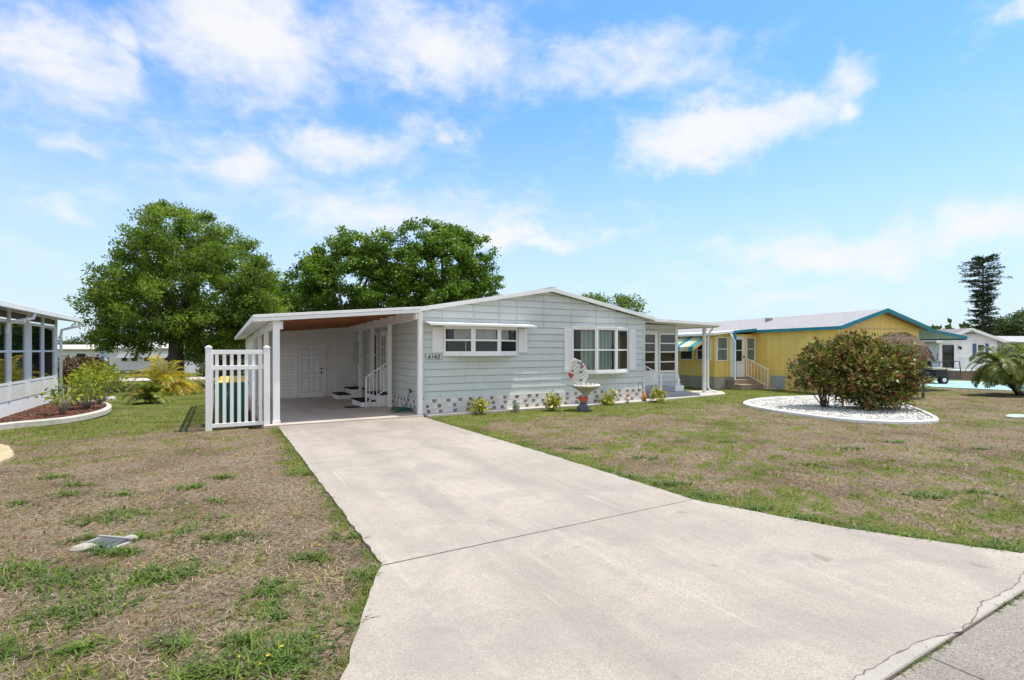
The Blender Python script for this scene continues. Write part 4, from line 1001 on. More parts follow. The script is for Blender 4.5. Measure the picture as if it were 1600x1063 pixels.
def pebbles(P, n, size, z, flat=.6):
    P_ = np.array(P); x = rng.uniform(P_[:, 0].min(), P_[:, 0].max(), n * 3); y = rng.uniform(P_[:, 1].min(), P_[:, 1].max(), n * 3)
    k = pip(x, y, P); x, y = x[k][:n], y[k][:n]; n = len(x)
    O = np.array([[1, 0, 0], [0, 1, 0], [-1, 0, 0], [0, -1, 0], [0, 0, 1], [0, 0, -1.]]); FF = np.array([[0, 1, 4], [1, 2, 4], [2, 3, 4], [3, 0, 4], [1, 0, 5], [2, 1, 5], [3, 2, 5], [0, 3, 5]])
    s = size * rng.uniform(.5, 1.5, (n, 1, 1)) * np.stack([rng.uniform(.7, 1.4, n), rng.uniform(.6, 1.1, n), rng.uniform(.5, 1, n) * flat], 1)[:, None, :]
    V = O[None] * s * rng.uniform(.75, 1.25, (n, 6, 1)); a = rng.uniform(0, 6.28, n); c, sn = np.cos(a)[:, None], np.sin(a)[:, None]
    tl = rng.uniform(-.5, .5, (n, 1))
    X = V[..., 0] * c - V[..., 1] * sn; Y = V[..., 0] * sn + V[..., 1] * c; Z = V[..., 2] + X * tl * .5
    zz = (z(x, y) if callable(z) else np.full(n, z))
    V = np.stack([X + x[:, None], Y + y[:, None], Z + zz[:, None]], -1).reshape(-1, 3)
    F = (np.arange(n)[:, None, None] * 6 + FF[None]).reshape(-1, 3); return V, F
IXO = leafmat('ixora_leaves', [(.04, .07, .018), (.085, .13, .03), (.14, .185, .04), (.21, .23, .055), (.30, .28, .08), (.27, .13, .06), (.20, .085, .045)], .15, .35, 1.6)
def build_island():
    P = smooth_poly(ISL)
    m, inn = edging(P, .13, .07); e = m.build('bed_edging', paint('white_edging', (.78, .78, .77), .7, .08, 4, .3, 30), base=(16.6, 8.7, 0), smooth=False)
    tag(e, 'white painted curb around the white gravel bed', 'edging')
    m = MB(); m.poly([(*p, .012) for p in inn]); mound = m
    tag(m.build('gravel_base', paint('gravel_base', (.50, .50, .50), .9, .2, 12, .6, 40)), None, None, kind='structure')
    V, F = pebbles(inn, 9000, .032, .02)
    g = npmesh('white_gravel', V, F, leafmat('gravel_stone', [(.42, .42, .43), (.66, .66, .66), (.78, .77, .76), (.55, .55, .57)], 0, .8, 3))
    tag(g, 'white gravel filling the island bed under the flowering bushes', 'gravel', kind='stuff')
    stem = paint('shrub_stem', (.16, .12, .09), .9, .3, 8, .4)
    def ixora(label, base, ells, ncl, per, ncf, sp):
        t = thing('flowering_bush', label, 'bush', base, 0, 'bushes on the gravel bed', local=False)
        cc, Q, D = crown_pts(ells, ncl, per, .25, .45)
        c2, Q2, D2_ = crown_pts([(a, b, c, p * 1.12, q_ * 1.12, r * 1.12) for a, b, c, p, q_, r in ells], max(8, ncl // 5), 26, .15, .9)
        Q = np.concatenate([Q, Q2]); D = np.concatenate([D, D2_]); k = Q[:, 2] > .10; Q, D = Q[k], D[k]
        V0, F0 = leaves(Q, .13, .5, D, up=.35, jitter=.9, N=unit(D) * .6 + np.array([0, 0, .6]))
        fl = cc[rng.choice(len(cc), ncf)]; dd = fl - np.array(ells[0][:3]); dd = unit(dd); fl = fl + dd * .2
        FP = np.repeat(fl, 12, 0) + rng.normal(size=(len(fl) * 12, 3)) * .035
        V, F = leaves(FP, .06, .8); FLW = leafmat('ixora_flowers', [(.30, .05, .03), (.42, .13, .07), (.46, .26, .15), (.25, .03, .03)], .2, .6, 4)
        npmesh('foliage', np.concatenate([V0, V]), np.concatenate([F0, F + len(V0)]), [IXO, FLW], t, mi=np.concatenate([np.zeros(len(F0)), np.ones(len(F))]))
        m = MB(); b = Vector(base)
        for i in range(sp):
            q = Vector(cc[rng.integers(len(cc))]); s = b + Vector((random.uniform(-.1, .1), random.uniform(-.1, .1), -.03)); mid = s.lerp(q, .45) + Vector((0, 0, .15))
            m.tube([s, mid, q], [.022, .016, .006], 6)
        m.build('stems', stem, t, smooth=True); return t
    b1 = at(1288, 638); D1 = b1[0] * SN + b1[1] * CS
    k1 = dl(D1, .0)
    def c3(u, v, d): x, y = ud(u, d); return x, y, EYE + (547 - v) / 800 * d
    E1 = [(*c3(1288, 570, D1), .75, .6, .50), (*c3(1258, 588, D1), .52, .5, .38), (*c3(1303, 550, D1 + .2), .6, .5, .45)]
    ixora('smaller open flowering bush with bare lower stems, on the left of the gravel bed', (b1[0], b1[1], .02), E1, 110, 44, 28, 14)
    b2 = at(1365, 641); D2 = b2[0] * SN + b2[1] * CS
    E2 = [(*c3(1355, 590, D2), 1.1, .9, .72), (*c3(1385, 564, D2 + .1), .85, .8, .62), (*c3(1340, 552, D2 + .2), .75, .6, .5), (*c3(1318, 585, D2), .5, .6, .6), (*c3(1365, 618, D2), .95, .8, .42), (*c3(1405, 597, D2), .5, .6, .5)]
    ixora('largest dense dark flowering bush on the right of the gravel bed', (b2[0], b2[1], .02), E2, 300, 54, 70, 14)
    c = c3(1305, 599, D1 - .15)
    m = MB(); m.lathe([(.11 * math.sin(i * math.pi / 10) + .001, -.09 * math.cos(i * math.pi / 10)) for i in range(11)], (0, 0, c[2]), 14); m.tube([(0, 0, 0), (0, 0, c[2] - .08)], .012, 6)
    m.v = [(x + c[0], y + c[1], z) for x, y, z in m.v]
    tag(m.build('gazing_ball', paint('turquoise_glaze', (.02, .30, .45), .3, .1, 5, 0), base=(c[0], c[1], 0), smooth=True), 'turquoise garden ball on a stake between the two flowering bushes', 'garden ornament')
build_island()

# ------------------------------------------------------------------ left: neighbour's sunroom, mulch bed, shrubs
def build_left():
    t = thing('sunroom_house', 'white neighbour house with glazed sunroom and gutter at the left edge', 'house', (-6.5, 20, 0), local=False)
    X = -4.8; ya, yb = 9.0, 23.4
    f, L_ = wall_frame((X, yb), (X, ya))   # outward = -x ... flipped below
    f = ((X, ya, 0), (0, 1), (1, 0))
    m = MB(); m.box(-11, X, ya, yb, -.3, .43); m.build('base_wall', paint('white_stucco', (.88, .88, .87), .8, .05, 3, .5, 25), t)
    m = MB(); m.box(-11, X - .03, ya, yb - .03, .43, 2.62); m.build('wall', TRIM(), t)
    m = MB()
    a = 0.0
    for y0, y1 in ((9.0, 11.6), (11.62, 14.2), (14.22, 17.0), (17.02, 20.12), (20.14, 23.38)): m.obox(f, y0 - ya, y1 - ya, .435, .84, -.03, .012)
    m.build('kick_panel', paint('cream_panel', (.76, .75, .69), .6, .08, 2, .1), t)
    for (y0, y1) in ((9.1, 10.5), (10.7, 12.1), (12.2, 13.25), (13.3, 14.8), (15.0, 16.5), (16.9, 18.48), (18.62, 19.95), (20.36, 21.6), (21.64, 23.0)):
        fm, gm = MB(), MB(); frame_into(fm, gm, f, y0 - ya, y1 - ya, .86, 2.60, 1, (1.76,), .07, .05, -.028)
        w = fm.build('window', VINYL(), t); gm.build('pane', glassmat('blue_glass', (.28, .34, .37), .34), w)
        MB().oquad(f, y0 - ya + .05, y1 - ya - .05, .9, 2.56, -.026).build('dark_backing', paint('sunroom_dark', (.085, .11, .125), .8, .3, 1, 0), w)
        if y1 < 20:
            bm = MB()
            for i in range(27): bm.obox(f, y0 - ya + .08, y1 - ya - .08, .94 + i * .06, .965 + i * .06, -.024, -.020)
            bm.build('blinds', paint('slat_blue', (.26, .31, .34), .6, .1, 2, 0), w)
    m = MB()
    for y0, y1 in ((9.05, 11), (11.05, 13.25), (13.3, 15), (15, 17), (17, 19.95), (20.05, 21.6), (21.66, 23.3)): m.obox(f, y0 - ya, y1 - ya, 2.66, 2.84, -.06, -.02)
    m.build('transom', paint('brown_mesh', (.11, .10, .09), .8, .2, 8, .2), t)
    for y in (18.55, 20.15, 21.62, 23.2): m = MB(); m.obox(f, y - ya - .06, y - ya + .06, .44, 2.95, -.028, .03); m.build('mullion_post', VINYL(), t)
    # lean-to roof sloping towards us
    m = MB(); m.slab([(-4.30, ya, 2.92), (-4.30, 23.95, 2.92), (-11.5, 23.95, 3.9), (-11.5, ya, 3.9)], .06); rf = m.build('roof', SILVER(), t)
    m = MB(); m.box(-4.29, -4.20, ya, 23.97, 2.79, 2.93); m.slab([(-4.3, 23.955, 2.93), (-4.3, 23.985, 2.93), (-11.5, 23.985, 3.91), (-11.5, 23.955, 3.91)], .14); m.build('gutter', WHITE(), rf, bevel=.01)
    m = MB(); m.poly([(-4.31, ya, 2.83), (-4.31, 23.9, 2.83), (-4.86, 23.9, 2.91), (-4.86, ya, 2.91)]); m.build('soffit', TRIM(), rf)
    for y, yo in ((23.55, .1), (18.2, -.2)):
        m = MB(); m.tube([(-4.26, y + .25, 2.80), (-4.28, y + .22, 2.66), (-4.5, y + .05, 2.58), (-4.72, y, 2.5), (-4.74, y, 2.3), (-4.74, y, .2 if y > 20 else 2.2)], .045, 8); m.build('downspout', WHITE(), t, smooth=True)
    # mulch bed
    inner = [(-4.78, 15.2), (-4.2, 16.35), (-3.6, 16.55), (-3.1, 17.0), (-2.75, 18.2), (-2.72, 19.4), (-2.95, 20.8), (-3.45, 21.9), (-4.2, 22.5), (-4.78, 22.7)]
    P = smooth_poly(inner + [(-5.1, 22.5), (-5.1, 15.0)], 2)
    m, inn = edging(P, .16, .10)
    tag(m.build('bed_edging', paint('pale_curb', (.56, .53, .47), .85, .15, 5, .5, 30), base=(-3, 19, 0)), 'pale concrete curb around the mulch bed by the sunroom', 'edging')
    m = MB(); m.poly([(*p, .03) for p in inn]); tag(m.build('mulch_base', paint('mulch_soil', (.075, .032, .022), .95, .4, 12, .6, 40)), None, None, kind='structure')
    V, F = pebbles(inn, 4500, .05, .04, .4)
    g = npmesh('bark_mulch', V, F, leafmat('mulch_chips', [(.05, .02, .014), (.11, .045, .03), (.17, .085, .06)], 0, .9, 3)); tag(g, 'red brown bark mulch filling the bed beside the sunroom', 'mulch', kind='stuff')
    LG = leafmat('lime_leaves', [(.10, .16, .025), (.22, .29, .04), (.42, .43, .05), (.15, .21, .035)], .4, .45, 2)
    pale = paint('pale_stem', (.34, .29, .24), .9, .2, 8, .3)
    def twig(label, x, y, r, h, n, grp='lime shrubs in the mulch bed'):
        bushy('leggy_shrub', label, 'shrub', (x, y, .03), (r, r, h * .38, h * .68), n, .11, LG, 12, grp, .5, clumps=34, cr=.22, stem_r=.02, stem_mat=pale)
    twig('sparse leggy shrub nearest the camera, at the sunroom corner of the mulch bed', -3.6, 18.1, .42, .8, 230)
    twig('fuller lime green shrub with bare pale stems in the middle of the mulch bed', -3.35, 19.6, .6, 1.05, 620)
    twig('lime green shrub at the far end of the mulch bed', -3.25, 21.2, .7, 1.25, 800)
    p = ud(128, 25); bushy('red_leaf_shrub', 'rusty red leaved shrub behind the lime shrubs', 'shrub', (p[0], p[1], gz(p[1])), (1.15, .9, .8, 1.05), 3200, .14, leafmat('rust_leaves', [(.07, .035, .022), (.14, .07, .04), (.10, .08, .03), (.17, .10, .06)], .2, .6, 2), 10, clumps=80, cr=.34)
    p = ud(152, 24); bushy('yellow_leaf_shrub', 'yellow green shrub between the red shrub and the mulch bed', 'shrub', (p[0], p[1], gz(p[1])), (.85, .7, .65, .8), 2000, .13, leafmat('yellowish_leaves', [(.10, .13, .02), (.26, .27, .03), (.36, .32, .04), (.08, .12, .03)], .3, .5, 2), 8, clumps=50, cr=.28)
    # little path light, pale stones
    m = MB(); p = at(24, 664); m.lathe([(.015, 0), (.015, .07), (.05, .075), (.055, .10), (.03, .12)], (p[0], p[1], 0), 10); tag(m.build('path_light', BLACK(), base=(p[0], p[1], 0)), 'small black path light on the mulch bed curb', 'light')
    p = at(165, 618)
    m = MB()
    for dx, dy, r in ((0, 0, .14), (.2, .05, .11), (-.16, .06, .09)): m.lathe([(r, -.02), (r * 1.05, .05), (r * .8, r * .9), (r * .3, r * 1.15)], (p[0] + dx, p[1] + dy, gz(p[1])), 7, ph=dx)
    tag(m.build('white_stone', paint('white_stone', (.6, .58, .54), .9, .2, 6, .5), base=(p[0], p[1], 0)), 'small heap of white stones beyond the mulch bed', 'stones')
    # scalloped golden stone at the photo's left edge
    P = [at(*q) for q in [(-90, 690), (-30, 693), (0, 697), (14, 700), (17, 706), (22, 710), (19, 718), (8, 722), (0, 727), (-50, 738), (-120, 745)]]
    m = MB(); P2 = jag(smooth_poly(P, 2), .05, .018); m.prism(P2, -.05, .045)
    tag(m.build('stone_slab', paint('golden_stone', (.50, .41, .25), .9, .25, 9, .8, 22), base=(P[4][0], P[4][1], 0), bevel=.012), 'rough golden flagstone lying at the left edge of the lawn', 'stone')
    # sunken meter box
    c = at(165, 849); t = thing('meter_box', 'half buried grey meter box in the left lawn', 'meter box', (c[0], c[1], 0), R(-42), local=True)
    m = MB(); m.box(-.19, .19, -.11, .11, -.1, -.002); m.box(-.19, -.16, -.11, .11, -.002, .012); m.box(-.19, .19, .085, .11, -.002, .03); m.build('box_rim', paint('meter_concrete', (.34, .34, .33), .9, .25, 9, .6), t, bevel=.006)
    m = MB(); m.slab([(-.15, -.10, .002), (.15, -.10, .004), (.15, .08, .018), (-.15, .08, .016)], .012); m.build('cover', paint('meter_lid', (.10, .115, .12), .5, .3, 6, .3), t)
    for u, v, r, lab in ((203, 843, .035, 'small pale rock right of the meter box'), (130, 857, .055, 'chalky pale rock left of the meter box')):
        q = at(u, v); m = MB(); m.lathe([(r * 1.5, -.02), (r * 1.5, .006), (r * 1.1, .03), (r * .4, .04)], (q[0], q[1], 0), 9, sx=1.25, sy=.7); o = m.build('pale_rock', paint('chalk_rock', (.42, .39, .33), .9, .2, 14, .8, 40), base=(q[0], q[1], 0)); tag(o, lab, 'rock')
    # white marker stakes
    for u, v, h, lab in ((300, 606, .75, 'taller leaning white marker stake on the back lawn'), (305, 599, .55, 'shorter white marker stake on the back lawn')):
        p = at(u, v); m = MB(); m.tube([(p[0], p[1], -.5), (p[0] - .12, p[1], h - .25)], .022, 6); tag(m.build('marker_stake', WHITE(), base=(p[0], p[1], 0)), lab, 'stake', 'white stakes on the back lawn')
build_left()

# ------------------------------------------------------------------ palms
def fronds(base, n, length, leaflet, droop, spread=(.1, 1.3), ns=26, width=.03):
    "list of (rachis points) and leaflet arrays"
    Vs, Fs = [], []; m = MB(); b0 = 0
    for i in range(n):
        az = i * 2.4 + random.uniform(-.3, .3); el = random.uniform(*spread); L_ = length * random.uniform(.75, 1.15)
        d = np.array([math.cos(az) * math.cos(el), math.sin(az) * math.cos(el), math.sin(el)]); p = np.array(base, float); pts = [p.copy()]
        for s in range(ns):
            d = d + np.array([0, 0, -droop / ns * (1 + s / ns * 1.5)]); d /= np.linalg.norm(d); p = p + d * L_ / ns; pts.append(p.copy())
        m.tube([tuple(q) for q in pts[::4]], [.014 * (1 - k / (ns / 4 + 2)) + .003 for k in range(len(pts[::4]))], 5)
        for s in range(3, ns + 1):
            for rep in (0, .5):
                q = pts[s] * (1 - rep) + pts[s - 1] * rep; tdir = pts[s] - pts[s - 1]; tdir /= np.linalg.norm(tdir)
                side = np.cross(tdir, [0, 0, 1.]); side /= max(np.linalg.norm(side), 1e-5); up = np.cross(side, tdir)
                ll = leaflet * (math.sin(math.pi * min(1, (s / ns) * .85 + .12)) ** .7) * random.uniform(.8, 1.15)
                for sg in (-1, 1):
                    ld = side * sg + tdir * random.uniform(.6, .95) + up * random.uniform(.0, .35); ld /= np.linalg.norm(ld)
                    mid = q + ld * ll * .5; tip = q + ld * ll + np.array([0, 0, -ll * random.uniform(.15, .4)]); wv = np.cross(ld, up); wv = wv / max(np.linalg.norm(wv), 1e-5) * width * .5
                    Vs += [q, mid + wv, tip, mid - wv]
    V = np.array(Vs); F = np.arange(len(V)).reshape(-1, 4); return V, F, m
def build_palms():
    YP = leafmat('areca_leaves', [(.14, .20, .03), (.36, .36, .04), (.52, .42, .05), (.46, .27, .05), (.22, .29, .04)], .4, .45, 1.2)
    GP = leafmat('palm_green', [(.09, .14, .025), (.16, .22, .03), (.28, .30, .05), (.12, .17, .03)], .35, .45, 1.4)
    DG = leafmat('pygmy_palm', [(.07, .11, .025), (.11, .165, .03), (.19, .23, .05), (.30, .28, .09)], .35, .4, 1.2)
    st = paint('cane_stem', (.22, .20, .08), .7, .2, 6, .2)
    for (u, v, n, L_, mat, lab) in ((255, 612, 46, 2.0, YP, 'larger golden orange areca palm under the oak'), (236, 628, 26, 1.05, GP, 'small green areca palm in front of the golden one')):
        p = at(u, v, -.1); b = (p[0], p[1], gz(p[1]))
        t = thing('areca_palm', lab, 'palm', b, 0, None, local=False)
        V, F, m = fronds((b[0], b[1], b[2] + .05), n, L_, .34 * L_ / 1.3, 1.5, (.55, 1.45), 22, .035)
        npmesh('fronds', V, F, mat, t); m.build('stems', st, t)
    # leaning pygmy date palm
    dk = paint('palm_trunk', (.045, .035, .028), .95, .3, 10, 1, 20)
    p = at(1597, 618); D = p[0] * SN + p[1] * CS
    def q(u, v, d=D): x, y = ud(u, d); return (x, y, EYE + (547 - v) / 800 * d)
    for pts, lab, n, L_ in (([(1597, 618), (1585, 606), (1570, 590), (1561, 574)], 'leaning pygmy date palm, its trunk tilting left, at the right edge', 52, 1.25), ([(1606, 618), (1607, 595), (1602, 566)], 'taller upright pygmy date palm cut off by the right edge', 60, 1.5)):
        P = [q(*a, D + (0 if n < 55 else .4)) for a in pts]; P[0] = (P[0][0], P[0][1], -.05)
        t = thing('pygmy_palm', lab, 'palm', (P[0][0], P[0][1], 0), 0, 'pygmy palms at the right edge', local=False)
        m = MB(); m.tube(P, [.13, .11, .10, .11][:len(P)], 10); m.build('trunk', dk, t, smooth=True)
        V, F, m = fronds((P[-1][0], P[-1][1], P[-1][2] + .05), n, L_, .30, 1.75, (-.12, 1.35), 24, .028)
        npmesh('fronds', V, F, DG, t); m.build('rachis', paint('rachis', (.14, .17, .05), .7, .2, 6, .1), t)
build_palms()

# ------------------------------------------------------------------ trees
def c3(u, v, d): x, y = ud(u, d); return (x, y, EYE + (547 - v) / 800 * d)
def E3(u, v, d, ru, rv, rd=None): s = d / 800; return (*c3(u, v, d), ru * s, (rd or ru) * s, rv * s)
OAK = leafmat('oak_leaves', [(.06, .11, .014), (.11, .18, .022), (.165, .25, .034), (.23, .31, .05)], .48, .5, .35)
DEN = leafmat('ficus_leaves', [(.035, .085, .010), (.085, .165, .016), (.14, .235, .025), (.20, .31, .04)], .4, .38, .5)
FAR = leafmat('far_leaves', [(.035, .055, .018), (.055, .085, .022), (.08, .11, .03)], .2, .6, .3)
def build_trees():
    d = 29
    b = ud(275, d)
    e = [E3(270, 470, d, 135, 95, 110), E3(275, 380, d, 80, 62), E3(205, 470, d, 75, 65), E3(180, 500, d, 48, 45), E3(345, 440, d, 78, 75), E3(255, 350, d + 1, 50, 32), E3(385, 500, d, 55, 60), E3(170, 460, d, 34, 26), E3(225, 400, d, 60, 45), E3(330, 385, d + 1, 60, 40), E3(200, 522, d - 1, 66, 24), E3(315, 512, d - 1, 75, 32), E3(150, 525, d, 24, 22), E3(395, 450, d, 30, 50), E3(415, 505, d, 35, 45)]
    make_tree('oak_tree', 'huge spreading oak behind the fence with feathery bright green crown', 'tree', (b[0], b[1], -.3), [(x + .25, y, z, a * .92, b_ * .92, c_ * .97) for x, y, z, a, b_, c_ in e], 920, 112, .48, .18, OAK, BARK(), .42, .42, 16, aspect=.42, shell=.55)
    # low drooping boughs of the oak are part of its crown; the trees behind the carport
    d = 38
    b = ud(540, d)
    e = [E3(545, 440, d, 68, 68), E3(490, 430, d, 42, 40), E3(560, 390, d, 48, 36), E3(480, 470, d, 42, 45), E3(600, 410, d, 48, 48), E3(590, 470, d, 60, 40)]
    make_tree('ficus_tree', 'dark glossy rounded tree behind the carport roof, nearer the oak', 'tree', (b[0], b[1], -.3), e, 360, 110, .50, .22, DEN, BARK(), .35, .4, 16, 'dense trees behind the carport', .6, .5)
    b = ud(690, d)
    e = [E3(690, 425, d, 72, 66), E3(665, 375, d, 42, 32), E3(730, 400, d, 48, 42), E3(640, 440, d, 46, 50), E3(735, 445, d, 46, 40), E3(772, 440, d, 20, 22), E3(700, 380, d, 40, 32), E3(690, 470, d, 70, 40)]
    make_tree('ficus_tree', 'dark glossy tree behind the carport roof, the one with the highest crown', 'tree', (b[0], b[1], -.3), e, 390, 110, .50, .22, DEN, BARK(), .35, .4, 16, 'dense trees behind the carport', .6, .5)
    d = 44; b = ud(425, d)
    make_tree('leafy_tree', 'light green tree filling the gap between oak and dark trees', 'tree', (b[0], b[1], -.3), [E3(425, 470, d, 42, 48), E3(440, 500, d, 45, 50), E3(400, 500, d, 36, 45)], 190, 90, .7, .22, OAK, BARK(), .25, .4, 7, aspect=.45)
    d = 34; b = ud(955, d)
    make_tree('leafy_tree', 'treetop with bright leaves just showing above the house ridge', 'tree', (b[0], b[1], -.3), [E3(925, 468, d, 22, 11), E3(975, 475, d, 32, 13), E3(950, 490, d, 55, 20)], 90, 60, .4, .17, leafmat('bright_leaves', [(.06, .11, .015), (.11, .18, .022), (.17, .24, .035)], .35, .45, .6), BARK(), .14, .6, 7, aspect=.5)
    d = 70; b = ud(1620, d)
    make_tree('leafy_tree', 'dark rounded tree behind the roofs at the right edge', 'tree', (b[0], b[1], -.3), [E3(1620, 505, d, 52, 18), E3(1600, 515, d, 45, 16), E3(1650, 500, d, 50, 22)], 150, 70, 1.0, .4, FAR, BARK(), .35, .4, 6)
    d = 75; b = ud(1555, d)
    make_tree('leafy_tree', 'small hazy tree beside the conifer behind the grey roof', 'tree', (b[0], b[1], -.3), [E3(1562, 524, d, 22, 9), E3(1540, 530, d, 20, 7)], 70, 90, .8, .22, FAR, BARK(), .2, .4, 4)
    d = 62
    for u, v, ru, rv, lab in ((105, 545, 26, 18, 'green tree behind the sunroom corner'), (30, 560, 40, 14, 'low tree hidden behind the sunroom'), (345, 560, 24, 20, 'bushy tree seen through the fence pickets'), (400, 552, 30, 30, 'dark tree behind the carport posts'), (330, 545, 30, 24, 'tree behind the fence post beyond the street')):
        dd = d if u < 200 else 42
        b = ud(u, dd); s = dd / 800
        make_tree('background_tree', lab, 'tree', (b[0], b[1], -.3), [E3(u, v, dd, ru, rv), E3(u + ru * .4, v + rv * .4, dd, ru * .7, rv * .7)], 45, 70, .8, .28, FAR, BARK(), .16, .3, 5, 'background trees')
    # wooded skyline far behind
    V, F = [], []
    pts = []
    for k in range(5200):
        a = random.uniform(-75, 100); rr = random.uniform(180, 230); h = 5 + 3.0 * math.sin(a * .21) + 2 * math.sin(a * .63 + 1)
        pts.append((rr * math.sin(R(a)), rr * math.cos(R(a)), random.random() ** .8 * h))
    V, F = leaves(np.array(pts), 2.4, .8, up=.2); o = npmesh('far_woods', V, F, FAR); tag(o, 'low hazy treeline along the horizon', 'woods', kind='stuff')
    # shrubs along the back lot line, seen through the fence
    for u, d, w, h, lab in ((352, 30, .8, 1.5, 'loose green shrub behind the fence'), (380, 33, .9, 1.4, 'shrub beyond the bin and fence'), (330, 34, .7, 1.2, 'small shrub under the oak beside the fence post')):
        b = ud(u, d); bushy('lot_shrub', lab, 'shrub', (b[0], b[1], gz(b[1])), (w, w, h * .42, h * .6), 700, .16, leafmat('lot_leaves', [(.05, .08, .02), (.10, .14, .03), (.2, .22, .05)], .3, .5, 1), 7, 'shrubs on the back lot line', clumps=40, cr=.3)
    # norfolk pine
    d = 60; b = ud(1536, d); base = (b[0], b[1], -.3)
    t = thing('norfolk_pine', 'tall dark tiered conifer with ragged branches above the far houses', 'tree', base, 0, None, local=False)
    top = EYE + (547 - 398) / 800 * d
    m = MB(); lean = .0
    m.tube([(base[0], base[1], -.4), (base[0], base[1], top * .5), (base[0], base[1], top)], [.22, .15, .03], 8)
    Ps, Ds = [], []
    z = 1.2
    s = d / 800
    prof = [(0, 20), (525, 20), (500, 22), (480, 20), (455, 22), (440, 32), (425, 36), (413, 30), (404, 20), (398, 8)]
    zz = [EYE + (547 - v) * s for v, _ in prof[1:]]; rr = [r * s for _, r in prof[1:]]
    while z < top:
        r = float(np.interp(z, zz, rr)); nb = 8
        for k in range(nb):
            az = random.uniform(0, 6.28); ln = r * random.uniform(.4, .9); up = random.uniform(.0, .35); zq = z + random.uniform(-.22, .22)
            e = np.array([math.cos(az), math.sin(az), up]); p0 = np.array([base[0], base[1], zq]); tip = p0 + e * ln + np.array([0, 0, -.12 * ln])
            m.tube([tuple(p0), tuple(p0 * .4 + tip * .6 - np.array([0, 0, .05])), tuple(tip)], [.04, .03, .012], 5)
            q = 52; tt = rng.uniform(.15, 1.08, q)[:, None]; Ps.append(p0 * (1 - tt) + tip * tt + rng.normal(size=(q, 3)) * np.array([.11, .11, .06]) + np.array([0, 0, .05])); Ds.append(np.tile(e * np.array([1, 1, 0]) + np.array([0, 0, .35]), (q, 1)))
        z += .38
    V, F = leaves(np.concatenate(Ps), .26, .3, np.concatenate(Ds), jitter=.35); npmesh('crown', V, F, leafmat('norfolk', [(.022, .046, .02), (.04, .072, .028), (.065, .10, .038)], .1, .5, 1), t); m.build('trunk', BARK(), t)
build_trees()

